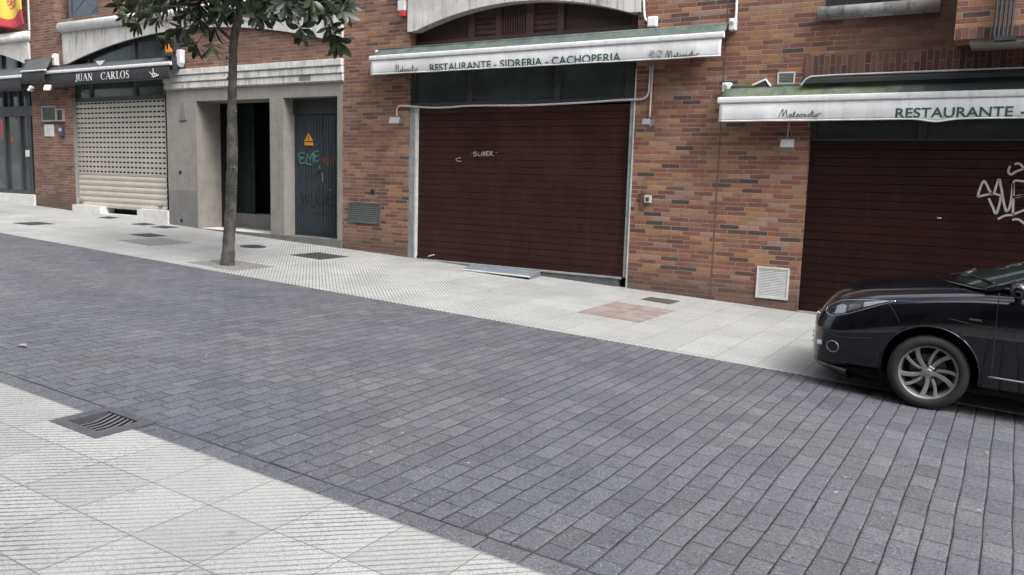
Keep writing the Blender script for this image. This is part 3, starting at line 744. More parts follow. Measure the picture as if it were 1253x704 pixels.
# ---- garage with brown shutter
xg0, xg1 = -9.371, -5.06
yj = D + .015
zth = .338; ztop = P(640, 130, D + .1).z
b = MB(); b.box(xg0 + .002, P(507.2, 220, yj).x, yj, D + .4, zth, ztop + .02); b.build('door_jamb', MT['jamb'], BLD, bevel=.006)
b = MB(); b.box(P(767.2, 220, yj).x, P(773, 220, yj).x, yj, D + .4, zth, ztop + .02); b.build('door_jamb', MT['jamb'], BLD, bevel=.006)
b = MB(); b.box(P(773.2, 220, D).x, xg1 - .002, D - .006, D + .3, -.5, ztop + .5); b.build('edge_strip', MT['edge'], BLD); b = MB(); b.box(P(507.2, 220, yj).x - .0, P(507.2, 220, yj).x + .035, yj - .004, D + .08, zth + .002, ztop); b.build('edge_strip', MT['edge'], BLD)
b = MB(); b.box(xg0 + .002, xg1 - .14, D - .006, D + .4, -1, zth - .03); b.build('threshold', MT['sillstone'], BLD)
b = MB(); b.box(xg0 + .002, xg1 - .1, D - .02, D + .42, zth - .029, zth - .001); b.build('door_sill', MT['jamb'], BLD, bevel=.004)
def slat_shutter(x0, x1, z0, z1, y, mat, pitch):
    n = max(1, int(round((z1 - z0) / pitch))); h = (z1 - z0) / n; rows = []
    for k in range(n):
        j = random.uniform(-.0015, .0015)
        for t_, dy in ((0, .006), (.04, .0), (.12, -.0025), (.5, -.006), (.84, -.006), (.89, -.009), (.92, -.009), (.955, .001), (.99, .006)):
            z = z0 + (k + t_) * h; rows.append([(x0, y + dy + j, z), ((x0 + x1) / 2, y + dy + j - .002, z), (x1, y + dy + j, z)])
    rows.append([(x0, y, z1), ((x0 + x1) / 2, y, z1), (x1, y, z1)])
    return MB().grid(rows).build('roller_shutter', mat, BLD, smooth=False)
ysh = D + .095
sx0, sx1 = P(510, 220, ysh).x - .02, P(767, 220, ysh).x + .03
sh1 = slat_shutter(sx0, sx1, zth, ztop, ysh, MT['shutter_b'], .111)
yg = ysh - .012
b = MB(); ribbons(b, px_lines([[(812, 518), (786, 520), (780, 530), (806, 540), (802, 553), (775, 555)], [(825, 520), (822, 546), (838, 555), (853, 547), (857, 520)], [(870, 515), (868, 553)], [(870, 517), (890, 520), (872, 533), (895, 543), (868, 554)], [(927, 515), (903, 517), (905, 553), (932, 550)], [(905, 533), (924, 532)], [(940, 553), (938, 515), (962, 520), (942, 535), (972, 556)], [(760, 535), (766, 530)], [(995, 520), (998, 528)]], 480, 120, 7.825, yg), .011, yg)
b.build('graffiti', MT['spray_w'], sh1)
b = MB(); ribbons(b, px_lines([[(656, 575), (630, 575), (610, 590), (630, 607), (660, 605)]], 480, 120, 7.825, yg), .012, yg); b.build('graffiti', MT['spray_w'], sh1)
b = MB(); p_ = P(528, 313, ysh - .02)
b.tube([(p_.x - .06, ysh - .03, p_.z - .015), (p_.x + .06, ysh - .03, p_.z + .02)], .012, 8); b.build('handle', MT['alu'], sh1)
MB().box(sx0, sx1, ysh - .035, ysh - .013, zth + .002, zth + .045).build('bottom_rail', MT['shutter_b'], sh1)
# transom glazing
ytr = D + .10
b = MB(); b.box(xg0 + .003, xg1 - .003, ytr - .06, ytr + .05, ztop + .022, ztop + .09)
zgt = 3.95
for px in (505, 577, 684, 772):
    w_ = .055 if px in (577, 684) else .07
    xx = P(px, 105, ytr).x; b.box(max(xg0 + .004, xx - w_), min(xg1 - .004, xx + w_), ytr - .05, ytr + .05, ztop + .091, zgt)
b.box(xg0 + .003, xg1 - .003, ytr - .05, ytr + .05, zgt + .001, zgt + .12)
fo = b.build('transom_window', MT['darkframe'], BLD)
MB().box(xg0 + .003, xg1 - .003, ytr + .0, ytr + .014, ztop + .05, zgt + .05).build('pane', MT['glass'], fo)
# arched joinery above the awning
yw = D + .20
b = MB()
for px, w_ in ((505.5, .07), (578, .06), (611, .05), (650, .06), (687, .06), (778, .05)):
    xx = P(px, 35, yw).x; b.box(max(xg0 + .004, xx - w_), min(xg1 - .004, xx + w_), yw - .04, yw + .05, zgt + .1, 4.95)
zr_ = P(540, 50, yw).z
b.box(xg0 + .004, xg1 - .004, yw - .035, yw + .05, zr_ - .14, zr_)
fo = b.build('arched_window', MT['brownwood'], BLD, bevel=.004)
b = MB(); b.box(xg0 + .004, xg1 - .004, yw + .012, yw + .03, zgt + .1, 4.95); 
b.build('panel', MT['brownpanel'], fo)
b = MB(); xa, xb = P(613.5, 30, yw).x, P(646, 30, yw).x; nl = 11
for k in range(nl):
    xx = xa + (xb - xa) * (k + .5) / nl; b.box(xx - (xb - xa) / nl * .28, xx + (xb - xa) / nl * .28, yw - .015, yw + .0119, zr_ + .002, 4.95)
b.build('louvre', MT['brownwood'], fo)
b = MB(); 
for k in range(9):
    z = zr_ + .05 + k * .085; b.box(P(582.5, 30, yw).x + .02, P(608, 30, yw).x, yw + .0, yw + .0119, z, z + .06)
b.build('louvre', MT['brownwood'], fo); b = MB()
for k in range(9):
    z = zr_ + .05 + k * .085; b.box(P(654, 30, yw).x, P(683, 30, yw).x - .02, yw + .0, yw + .0119, z, z + .06)
b.build('louvre', MT['brownwood'], fo)

# ---- right shop
xr0 = -2.485; yr = D + .10
z2t = P(1100, 173, yr).z
b = MB(); b.box(xr0 + .002, 4.6, D - .015, D + .4, -1, .10); b.build('door_sill', MT['granite'], BLD)
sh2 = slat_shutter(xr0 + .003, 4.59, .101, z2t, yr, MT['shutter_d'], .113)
yg = yr - .012
LN = [[(520, 458), (530, 420), (552, 366), (568, 370), (590, 415), (612, 446)], [(520, 458), (560, 448), (612, 438), (662, 450)], [(588, 468), (612, 520), (632, 562), (652, 510), (664, 452)],
      [(622, 432), (650, 350), (664, 400), (680, 490), (698, 547), (722, 500), (738, 372)], [(736, 570), (740, 440), (742, 366), (780, 360), (830, 375), (820, 440), (735, 462)], [(735, 462), (800, 450), (850, 480), (820, 530), (733, 568)],
      [(720, 268), (708, 300), (725, 320), (760, 300), (800, 286)], [(748, 258), (775, 253), (805, 282)], [(643, 596), (690, 573), (742, 570)], [(733, 600), (770, 597), (830, 640)]]
b = MB(); ribbons(b, px_lines(LN, 1093, 150, 5.03, yg), .026, yg); b.build('graffiti', MT['spray_w'], sh2)
b = MB(); p_ = P(1149.5, 267, yr); b.box(p_.x - .025, p_.x + .025, yr - .02, yr - .012, p_.z - .006, p_.z + .006); b.build('keyhole', MT['alu'], sh2)
b = MB(); b.box(xr0 + .004, 4.58, yr - .06, yr + .05, z2t + .002, z2t + .03)
for px in (995, 1130, 1253 + 120):
    xx = P(px, 160, yr).x; b.box(max(xx - .05, xr0 + .004), xx + .05, yr - .05, yr + .05, z2t + .031, 2.975)
fo = b.build('transom_window', MT['darkframe'], BLD)
MB().box(xr0 + .004, 4.58, yr, yr + .014, z2t + .03, 2.97).build('pane', MT['glass'], fo)
# vertical expansion joint
p1, p2 = P(880.3, 180, D), P(868, 366, D)
MB().box(p1.x - .011, p1.x + .011, D - .003, D - .0005, -.2, 8).build('expansion_joint', MT['rust'], BLD)

# ---- vents in the wall
def vent(pts, nl, fm, lm, fwid=.03, proud=.022, louvre_y=.5):
    """pts: left/right/top/bottom pixels"""
    (l, t_), (r_, b_) = pts
    c = ((l + r_) / 2, (t_ + b_) / 2)
    x0, x1 = P(l, c[1]).x, P(r_, c[1]).x; z0, z1 = P(c[0], b_).z, P(c[0], t_).z
    f = MB(); y0, y1 = D - proud, D - .001
    f.box(x0, x0 + fwid, y0, y1, z0, z1); f.box(x1 - fwid, x1, y0, y1, z0, z1); f.box(x0 + fwid, x1 - fwid, y0, y1, z0, z0 + fwid); f.box(x0 + fwid, x1 - fwid, y0, y1, z1 - fwid, z1)
    fo = f.build('vent_grille', fm, BLD, bevel=.003)
    MB().box(x0 + fwid, x1 - fwid, D - .004, D - .0015, z0 + fwid, z1 - fwid).build('backing', MT['hole'], fo)
    l_ = MB(); h = (z1 - z0 - 2 * fwid) / nl
    for k in range(nl):
        z = z0 + fwid + k * h
        l_.prism([(0, 0)], 0, 0) if False else None
        vs = [(x, y, zz) for x in (x0 + fwid, x1 - fwid) for y, zz in ((D - .006, z + h * .95), (y0 + .004, z + h * .25), (y0 + .004, z + h * .10), (D - .006, z + h * .8))]
        l_.add(vs, [(0, 1, 2, 3), (7, 6, 5, 4), (0, 4, 5, 1), (1, 5, 6, 2), (2, 6, 7, 3), (3, 7, 4, 0)])
    l_.build('louvre', lm, fo)
vent(((925.5, 327), (965.5, 366)), 17, MT['alu'], MT['alu'])
vent(((427, 248.5), (466, 273.5)), 9, MT['louvre_g'], MT['louvre_g'], .02)
vent(((951.5, 88.5), (973, 104)), 6, MT['alu'], MT['lampgrey'], .02)
b = MB(); p_ = P(456, 235); b.tube([(p_.x, D - .01, p_.z), (p_.x, D - .0005, p_.z)], .05, 9); b.build('wall_hole', MT['hole'], BLD)

# ------------------------------------------------------------------ unseen houses behind the viewpoint, added to block sky and darken reflections
MT['render'] = pbr('unseen_building_render', (.10, .082, .07), .85, .1, 2, .002, streak=.3)
b = MB(); b.box(-40, 9, -12, -3.6, -1, 14.0)
OPP = tag(b.build('unseen_opposite_building', MT['render']), 'unseen plain rendered building behind the viewpoint, added to block sky', 'building')
b = MB()
for k in range(13):
    for z in (.3, 4.2, 7.6): b.box(-38 + k * 3.4, -36.4 + k * 3.4, -3.6 + .004, -3.57, z + .4, z + 2.4)
b.build('window', MT['glass'], OPP)

# ------------------------------------------------------------------ things on the facade
def text_obj(body, x0, x1, z0, z1, y, mat, parent, th=.003, name='lettering', bold=0.):
    cu_ = bpy.data.curves.new('t', 'FONT'); cu_.body = body; cu_.extrude = 0; cu_.offset = bold
    o = bpy.data.objects.new('t', cu_); COL.objects.link(o)
    dg = bpy.context.evaluated_depsgraph_get(); me = bpy.data.meshes.new_from_object(o.evaluated_get(dg))
    bpy.data.objects.remove(o); vs = [v.co.copy() for v in me.vertices]; fs = [tuple(p.vertices) for p in me.polygons]
    mx0, mx1 = min(v.x for v in vs), max(v.x for v in vs); my0, my1 = min(v.y for v in vs), max(v.y for v in vs)
    f = lambda v: (x0 + (v.x - mx0) / (mx1 - mx0) * (x1 - x0), z0 + (v.y - my0) / (my1 - my0) * (z1 - z0))
    mb = MB(); yf = y if callable(y) else (lambda x, z: y)
    mb.add([(f(v)[0], yf(*f(v)) - th, f(v)[1]) for v in vs], fs)
    bpy.data.meshes.remove(me)
    return mb.build(name, mat, parent, recalc=False)

SCRIPT = [  # "Mateoastur" in a running hand, unit height 1
    [(0, 0), (.25, .55), (.55, 1.05), (.62, .55), (.65, .12), (.85, .6), (1.15, .95), (1.18, .45), (1.25, .08), (1.45, .1)],
    [(1.95, .38), (1.75, .42), (1.6, .2), (1.75, .03), (1.95, .35), (2.0, .05), (2.2, .15)],
    [(2.2, .12), (2.4, .75), (2.35, .1), (2.55, .06), (2.75, .2)], [(2.2, .5), (2.65, .55)],
    [(2.7, .18), (3.0, .3), (2.9, .42), (2.72, .2), (2.9, .02), (3.15, .2)],
    [(3.45, .38), (3.25, .35), (3.2, .12), (3.4, .02), (3.55, .2), (3.45, .38), (3.7, .34)],
    [(4.1, .38), (3.9, .42), (3.75, .2), (3.9, .03), (4.1, .35), (4.15, .05), (4.4, .2)],
    [(4.4, .2), (4.65, .45), (4.6, .2), (4.72, .08), (4.5, .02), (4.8, .12)],
    [(4.85, .15), (5.1, .85), (5.05, .1), (5.25, .06)], [(4.85, .5), (5.35, .56)],
    [(5.35, .4), (5.32, .1), (5.5, .03), (5.68, .38), (5.68, .06), (5.85, .12)],
    [(5.9, .1), (6.02, .42), (6.05, .3), (6.25, .45), (6.5, .38)]]
def script(x0, x1, z0, z1, y, mat, parent, w):
    f = lambda a, b_: (x0 + a / 6.5 * (x1 - x0), z0 + b_ * (z1 - z0))
    mb = MB(); ribbons(mb, [[f(*p_) for p_ in L] for L in SCRIPT], w, 0)
    for v in mb.v: v.y += y(v.x, v.z) - .001
    return mb.build('script_lettering', mat, parent)

def awning(name, label, xl, xr, zbar, zhem, zrear, proj, barm, fabm, valm, hemm, barh=.085, wav=.012, seed=1, dip=None, group=None, xrear=None):
    rng = random.Random(seed)
    root = empty(name, ((xl + xr) / 2, D, zbar), label, 'awning', group)
    y = D - proj
    # front bar: rounded box profile
    b = MB(); pr = []
    for k in range(12):
        a = 2 * math.pi * k / 12; pr.append((y + .032 * math.copysign(abs(math.cos(a)) ** .6, math.cos(a)), zbar + barh / 2 * math.copysign(abs(math.sin(a)) ** .6, math.sin(a))))
    n = len(pr)
    b.add([(xl, a, c) for a, c in pr] + [(xr, a, c) for a, c in pr], [tuple(range(n)), tuple(range(2 * n - 1, n - 1, -1))] + [(i, i + n, (i + 1) % n + n, (i + 1) % n) for i in range(n)])
    b.build('front_bar', barm, root, smooth=False, bevel=.004)
    # canvas up to the roller
    rows = []; nx = max(8, int((xr - xl) / .12)); ph = [rng.uniform(0, 6) for _ in range(4)]
    xa, xb = (xrear or (xl + .04, xr - .02))
    for j in range(7):
        t_ = j / 6; yy = y + .02 + (D - .075 - y - .02) * t_; zz = zbar + barh / 2 + (zrear - zbar - barh / 2) * t_ - .018 * math.sin(math.pi * t_)
        rows.append([((xl + .01) * (1 - t_) + xa * t_ + (((xr - .01) * (1 - t_) + xb * t_) - ((xl + .01) * (1 - t_) + xa * t_)) * i / nx, yy, zz + .006 * math.sin(i * .9 + ph[0]) * math.sin(math.pi * t_)) for i in range(nx + 1)])
    MB().grid(rows).build('canvas', fabm, root, smooth=True, solid=.004)
    # roller on the wall
    b = MB(); b.tube([(xa, D - .075, zrear - .035), (xb, D - .075, zrear - .035)], .038, 12); b.build('roller', fabm, root, smooth=True)
    # valance
    nz = 8; rows = []; nx = max(10, int((xr - xl) / .06)); z0 = zbar - barh / 2
    def off(x, z):
        t_ = (z0 - z) / max(1e-3, z0 - zhem)
        return -y * 0 + (wav * t_ ** 1.2 * (math.sin(x * 3.1 + ph[1]) + .6 * math.sin(x * 7.3 + ph[2]) + .35 * math.sin(x * 17 + ph[3])) - .012 * math.sin(math.pi * min(1, t_)))
    for j in range(nz + 1):
        rr = []
        for i in range(nx + 1):
            x = xl + .03 + (xr - xl - .06) * i / nx; z = z0 - (z0 - zhem) * j / nz
            if dip: z -= (j / nz) * dip[2] * math.exp(-((x - dip[0]) / dip[1]) ** 2)
            rr.append((x, y - .004 + off(x, z), z))
        rows.append(rr)
    va = MB().grid(rows).build('valance', valm, root, smooth=True, solid=.003)
    hem = MB().tube([(r[0], r[1], r[2] - .004) for r in rows[-1]], .011, 8); hem.build('hem', hemm, va, smooth=True)
    return root, va, (lambda x, z: y - .004 + off(x, z) - .004)

def bracket(root, x, z, mat, w=.09, h=.16, d=.12):
    b = MB(); b.box(x - w / 2, x + w / 2, D - d, D - .002, z - h / 2, z + h / 2); b.tube([(x, D - d + .02, z + h * .3), (x, D - d - .03, z + h * .1)], .03, 10)
    b.build('bracket', mat, root, bevel=.012)

PJ = .30; YB = D - PJ
# awning over the garage
xl, xr = P(452.6, 72, YB).x, P(886.4, 41.5, YB).x
zb_ = (P(452.6, 72.3, YB).z + P(886, 41.8, YB).z) / 2; zh = (P(451, 91, YB).z + P(876, 68.5, YB).z) / 2
zr = (P(461, 61, D - .07).z + P(888, 27, D - .07).z) / 2
A1, V1, f1 = awning('shop_awning', 'long green canvas awning with white valance reading sidreria above the central shutter', xl, xr, zb_, zh, zr, PJ, MT['white'], MT['canvas'], MT['valance'], MT['white'], seed=3)
zt0 = (P(758, 77, YB).z + P(527, 90.5, YB).z) / 2 + .028; zt1 = (P(758, 67.2, YB).z + P(527, 79.3, YB).z) / 2 + .015
text_obj('RESTAURANTE - SIDRERIA - CACHOPERIA', P(526, 85, YB).x, P(760, 73, YB).x, zt0, zt1, f1, MT['green_txt'], V1, bold=.010)
yv = YB - .03
script(P(482, 85, yv).x, P(511, 85, yv).x, P(496, 89, yv).z, P(496, 78, yv).z, f1, MT['black_txt'], V1, .0065)
script(P(813, 66, yv).x, P(856, 65, yv).x, P(834, 71, yv).z, P(834, 61, yv).z, f1, MT['black_txt'], V1, .0075)
b = MB()
for k in range(16):
    px, py = random.uniform(796, 811), random.uniform(62, 71); p_ = P(px, py, yv); ribbons(b, [[(p_.x - .04, p_.z), (p_.x, p_.z + random.uniform(-.015, .015)), (p_.x + .04, p_.z)]], .012, yv + .004)
b.build('faded_emblem', MT['grey_txt'], V1)
bracket(A1, P(896, 30, D - .1).x, P(896, 30, D - .1).z, MT['white']); bracket(A1, P(462, 62, D - .1).x, P(462, 64, D - .1).z - .02, MT['white'], .06, .1)

# right awning
xl = P(878.8, 121.5, YB).x; xr = 3.4
zb_ = (P(879, 122, YB).z + P(1253, 115, YB).z) / 2; zh = (P(879, 144.5, YB).z + P(1250, 148, YB).z) / 2
zr = P(888, 105.5, D - .07).z
A2, V2, f2 = awning('shop_awning', 'mossy green awning with wrinkled white valance beside the parked car', xl, xr, zb_, zh, zr, PJ, MT['white'], MT['moss'], MT['valance'], MT['white'], seed=9, wav=.014, dip=(P(1145, 150, YB).x, .16, .035))
zt0 = (P(1100, 147, YB).z + P(1235, 145.3, YB).z) / 2 + .022; zt1 = (P(1100, 133.5, YB).z + P(1235, 131, YB).z) / 2 + .008
text_obj('RESTAURANTE', P(1096, 140, YB).x, P(1239.5, 140, YB).x, zt0, zt1, f2, MT['green_txt'], V2, bold=.014)
b = MB(); p1, p2 = P(1249, 138.5, YB), P(1255, 138.5, YB); b.box(p1.x, p2.x, YB - .034, YB - .03, p1.z - .014, p1.z + .014); b.build('lettering', MT['green_txt'], V2)
script(P(953, 140, yv).x, P(1005, 140, yv).x, P(980, 143.5, yv).z, P(980, 133.5, yv).z, f2, MT['black_txt'], V2, .007)
bracket(A2, P(889, 105, D - .1).x, P(889, 107, D - .1).z, MT['white'], .12, .13)
# folded arm elbow showing above the canvas
b = MB(); p1, p2, p3 = P(921, 104.5, D - .12), P(937, 97.5, D - .12), P(943, 106, D - .12); b.tube([p1, p2, p3], .016, 8); b.build('folding_arm', MT['white'], A2)
b = MB(); b.prism([(p1.x, p1.z), (p2.x, p2.z - .012), (p3.x, p3.z)], D - .11, D - .10); b.build('arm_plate', MT['greyfab'], A2)
# black hood over the roller
p1 = P(981, 104, D - .16); zt1 = P(1100, 90, D - .16).z
b = MB(); xx0 = P(993, 95, D - .16).x
prof = [(D - .002, zt1 + .03), (D - .12, zt1 + .015), (D - .20, zt1 - .04), (D - .20, zr - .02), (D - .19, zr - .02), (D - .002, zr - .02)]
n = len(prof); b.add([(xx0 - (.12 if z < zt1 - .03 else 0), a, z) for a, z in prof] + [(xr - .02, a, z) for a, z in prof], [tuple(range(n)), tuple(range(2 * n - 1, n - 1, -1))] + [(i, i + n, (i + 1) % n + n, (i + 1) % n) for i in range(n)])
hd = b.build('hood', MT['black'], A2)
b = MB(); b.tube([P(980, 104.5, D - .2), P(986, 97, D - .2), (xx0, D - .19, zt1 + .0), (xx0 + .3, D - .17, zt1 + .01), (xr - .02, D - .17, zt1 + .01)], .012, 8); b.build('rim', MT['edge'], hd)

# black awning with the name
PJ2 = .32; YB2 = D - PJ2
xl, xr = P(52.3, 89.5, YB2).x, P(209, 76.5, YB2).x
zb_ = (P(52, 90, YB2).z + P(205, 77.2, YB2).z) / 2; zh = (P(66, 105.3, YB2).z + P(206, 95.5, YB2).z) / 2
zr = (P(62, 83.3, D - .07).z + P(205, 69, D - .07).z) / 2
A3, V3, f3 = awning('shop_awning', 'black awning with white front bar and serif name over beige shutter', xl, xr, zb_, zh, zr, PJ2, MT['white'], MT['greyfab'], MT['black'], MT['black'], barh=.075, seed=21, wav=.006)
# serif capitals drawn stroke by stroke
def serif(ch):
    S = []                                              # quads (x,y) in a unit-high cell, plus rings
    def st(x0, y0, x1, y1, w): 
        dx, dy = x1 - x0, y1 - y0; L = math.hypot(dx, dy); nx, ny = -dy / L * w / 2, dx / L * w / 2
        S.append([(x0 + nx, y0 + ny), (x1 + nx, y1 + ny), (x1 - nx, y1 - ny), (x0 - nx, y0 - ny)])
    def sf(x, y, w=.3): S.append([(x - w / 2, y - .022), (x + w / 2, y - .022), (x + w / 2, y + .022), (x - w / 2, y + .022)])
    def ring(cx_, cy_, rx, ry, a0, a1, tk=.15, tn=.045, n=22):
        for k in range(n):
            q_ = []
            for a in (a0 + (a1 - a0) * k / n, a0 + (a1 - a0) * (k + 1) / n):
                w = tn + (tk - tn) * abs(math.cos(a)); q_.append(((cx_ + rx * math.cos(a), cy_ + ry * math.sin(a)), (cx_ + (rx - w) * math.cos(a), cy_ + (ry - tn - .01) * math.sin(a))))
            S.append([q_[0][0], q_[1][0], q_[1][1], q_[0][1]])
    pi = math.pi
    if ch == 'J': st(.3, .12, .3, 1, .14); sf(.3, .98); ring(.15, .12, .22, .2, -pi, 0, .14); adv = .5
    elif ch == 'U': st(.18, .3, .18, 1, .14); sf(.18, .98); st(.68, .3, .68, 1, .06); sf(.68, .98, .24); ring(.43, .32, .3, .34, pi, 2 * pi, .12); adv = .88
    elif ch == 'A': st(.08, 0, .42, 1, .05); st(.42, 1, .76, 0, .15); st(.22, .35, .6, .35, .05); sf(.08, .02, .24); sf(.76, .02); adv = .88
    elif ch == 'N': st(.16, 0, .16, 1, .06); st(.14, 1, .74, 0, .15); st(.74, 0, .74, 1, .06); sf(.12, .98, .24); sf(.16, .02, .26); sf(.74, .98, .26); adv = .92
    elif ch == 'C': ring(.45, .5, .42, .52, .28 * pi, 1.74 * pi); st(.72, .68, .72, .98, .05); adv = .84
    elif ch == 'R': st(.18, 0, .18, 1, .15); sf(.18, .02, .34); sf(.14, .98, .24); ring(.32, .74, .32, .26, -pi / 2, pi / 2); st(.18, .98, .34, .98, .05); st(.18, .5, .34, .5, .05); st(.36, .5, .74, .0, .14); sf(.78, .02, .16); adv = .86
    elif ch == 'L': st(.18, 0, .18, 1, .15); sf(.18, .98, .34); st(.06, .025, .64, .025, .05); st(.63, 0, .66, .26, .05); adv = .74
    elif ch == 'O': ring(.45, .5, .43, .52, 0, 2 * pi, n=30); adv = .92
    elif ch == 'S': 
        ring(.34, .74, .26, .27, .2 * pi, 1.45 * pi, .12, .06); ring(.32, .26, .28, .28, -.85 * pi, .5 * pi, .12, .06); st(.2, .60, .46, .44, .13); adv = .66
    else: adv = .6
    return S, adv
def serif_text(word, x0, x1, z0, z1, yfun, mat, parent):
    cur = 0; polys = []
    for ch in word:
        S, adv = serif(ch)
        for pl in S: polys.append([(cur + a, b_) for a, b_ in pl])
        cur += adv + .04
    f = lambda a, b_: (x0 + a / cur * (x1 - x0), z0 + b_ * (z1 - z0))
    mb = MB()
    for pl in polys:
        pts = [f(*p_) for p_ in pl]; n = len(pts)
        mb.add([(x, yfun(x, z) - .003, z) for x, z in pts], [tuple(range(n))])
    return mb.build('lettering', mat, parent, recalc=False)
zt0 = (P(93, 99.5, YB2).z + P(158, 95.8, YB2).z) / 2; zt1 = (P(93, 91, YB2).z + P(158, 86.5, YB2).z) / 2
serif_text('JUAN', P(93, 95, YB2).x, P(114.5, 95, YB2).x, zt0, zt1, f3, MT['white_txt'], V3)
serif_text('CARLOS', P(124.5, 93, YB2).x, P(159.5, 91, YB2).x, zt0, zt1, f3, MT['white_txt'], V3)
yl = YB2 - .03
b = MB(); ribbons(b, px_lines([[(222, 368), (232, 380), (245, 392), (262, 384)], [(238, 350), (240, 370), (234, 395)], [(228, 378), (250, 376), (240, 398)], [(245, 382), (256, 378), (262, 388), (268, 380)]], 130, 0, 4.177, yl), .02, yl); b.build('emblem', MT['white_txt'], V3)
b = MB(); bx = P(219, 71, D - .12); b.prism([(bx.x - .09, bx.z + .17), (bx.x + .1, bx.z + .17), (bx.x + .09, bx.z - .1), (bx.x + .02, bx.z - .2), (bx.x - .06, bx.z - .12)], D - .15, D - .03); b.build('bracket', MT['white'], A3, bevel=.02)
b = MB(); b.box(P(208, 80, YB2).x, P(217.5, 80, D - .1).x, D - .26, D - .08, zb_ - .12, zb_ + .16); b.build('end_housing', MT['black'], A3)
b = MB(); p_ = P(133, 77.5, D - .2); b.prism([(P(127, 75).x, 0), (P(138, 74).x, 0), (P(133.5, 80).x, -.12), (P(131, 80).x, -.12)], D - .2, D - .19)
for v in b.v: v.z += zr + .02 + (0 if v.z == 0 else .02)
b.build('canvas_patch', MT['white'], A3)
# awning of the leftmost shop
xl = -25.5; xr = P(26.5, 92.5, YB2).x
zb_ = P(13, 94.5, YB2).z; zh = P(15, 111, YB2).z; zr = P(13, 84.5, D - .07).z
A4, V4, f4 = awning('shop_awning', 'plain black awning over the glass doors at the left end', xl, xr, zb_, zh, zr, PJ2, MT['white'], MT['greyfab'], MT['black'], MT['black'], barh=.075, seed=31, wav=.006)
# short raised awning between the two
xl, xr = P(26, 88.5, D - .45).x, P(55.5, 84.5, D - .45).x
zb_ = (P(26, 89, D - .45).z + P(55, 84.8, D - .45).z) / 2; zr = P(48, 71.5, D - .07).z
A5, V5, f5 = awning('small_awning', 'short steep black awning piece on the brick pier', xl, xr, zb_, zb_ - .28, zr, .45, MT['white'], MT['greyfab'], MT['black'], MT['black'], barh=.04, seed=41, wav=.004, xrear=(P(32, 73, D - .07).x, P(63.5, 70, D - .07).x))
bracket(A5, P(66.3, 73, D - .1).x, P(66.3, 73, D - .1).z, MT['white'], .12, .28)

# floodlights
def floodlight(px, py, w, h, label, tilt=.5, yaw=0., mat='lampgrey', out=.18, d=.06, stem=True):
    p_ = P(px, py, D - out); root = empty('floodlight', (p_.x, D - .01, p_.z), label, 'lamp', 'wall floodlights')
    R = Matrix.Rotation(yaw, 3, 'Z') @ Matrix.Rotation(-tilt, 3, 'X')
    b = MB()
    vs = [Vector((x * (1 if y < 0 else .8), y, z * (1 if y < 0 else .8))) for x in (-w / 2, w / 2) for y in (-d / 2, d / 2) for z in (-h / 2, h / 2)]
    b.add([R @ v + p_ for v in vs], [(0, 1, 3, 2), (4, 6, 7, 5), (0, 4, 5, 1), (2, 3, 7, 6), (0, 2, 6, 4), (1, 5, 7, 3)])
    b.build('housing', MT[mat], root, bevel=.008)
    b = MB(); vs = [Vector((x, y, z)) for x in (-w * .43, w * .43) for y in (-d / 2 - .006, -d / 2 - .001) for z in (-h * .4, h * .4)]
    b.add([R @ v + p_ for v in vs], [(0, 1, 3, 2), (4, 6, 7, 5), (0, 4, 5, 1), (2, 3, 7, 6), (0, 2, 6, 4), (1, 5, 7, 3)]); b.build('lens', MT['lampglass' if mat == 'lampgrey' else 'white'], root)
    b = MB(); b.tube([(p_.x, D - .002, p_.z + .02), tuple(p_ + R @ Vector((0, d / 2, 0)))], .014, 8); b.box(p_.x - .05, p_.x + .05, D - .02, D - .001, p_.z - .03, p_.z + .07); b.build('arm', MT['darkframe' if mat == 'white' else mat], root)
    return root
floodlight(483, 148.5, .20, .15, 'grey floodlight on brick left of the central shutter', .55, .25)
floodlight(963.5, 177, .19, .13, 'grey floodlight hanging under the right mossy awning', .35)
floodlight(792, 151, .12, .10, 'small grey lamp on brick right of the central shutter', .3, d=.12)
floodlight(58.5, 108, .17, .15, 'white floodlight under the black awning at the brick pier', .5, .5, 'white', .45)
floodlight(38.5, 109, .17, .14, 'white floodlight seen edge-on beside the glass doors', .6, -1.15, 'white', .45)

# cables and conduits
def conduit(pts, r, mat, label, cat='conduit', Y=D - .03):
    b = MB(); b.tube(catmull([tuple(P(a, c_, Y)) for a, c_ in pts], 5), r, 8); return tag(b.build('cable_conduit', MT[mat], smooth=True), label, cat)
conduit([(485.5, 143), (485.5, 135), (487, 131), (490, 129.8), (500, 130.2), (520, 131.7), (535, 132), (552, 131.4), (570, 129.8), (600, 129.4), (640, 129.2), (680, 127.5), (720, 125.4), (760, 122.6), (782, 122), (789, 120), (793, 115), (794.5, 105), (796, 80)], .016, 'conduit', 'thin grey conduit running across the top of the central shutter')
conduit([(799, 78), (797, 110), (795, 144)], .014, 'conduit', 'straight grey conduit dropping to the small wall lamp')
conduit([(788, -12), (788, 8), (789, 20), (791, 25), (796, 27)], .016, 'conduit_w', 'white conduit curving into the wall junction box')
conduit([(966, 150), (964, 163), (963.5, 170)], .008, 'conduit', 'thin cord holding the floodlight under the right awning', 'cord')
conduit([(902, -12), (901, 14), (900, 28)], .018, 'conduit_w', 'straight white pipe above the end of the central awning', 'pipe')
p_ = P(800, 28); jb = empty('junction_box', (p_.x, D, p_.z), 'small white electrical box on brick above the central awning', 'electrical box')
MB().box(p_.x - .075, p_.x + .07, D - .07, D - .001, p_.z - .07, p_.z + .08).build('casing', MT['conduit_w'], jb, bevel=.01)
MB().box(p_.x - .06, p_.x + .055, D - .078, D - .071, p_.z - .055, p_.z + .065).build('lid', MT['conduit_w'], jb, bevel=.004)
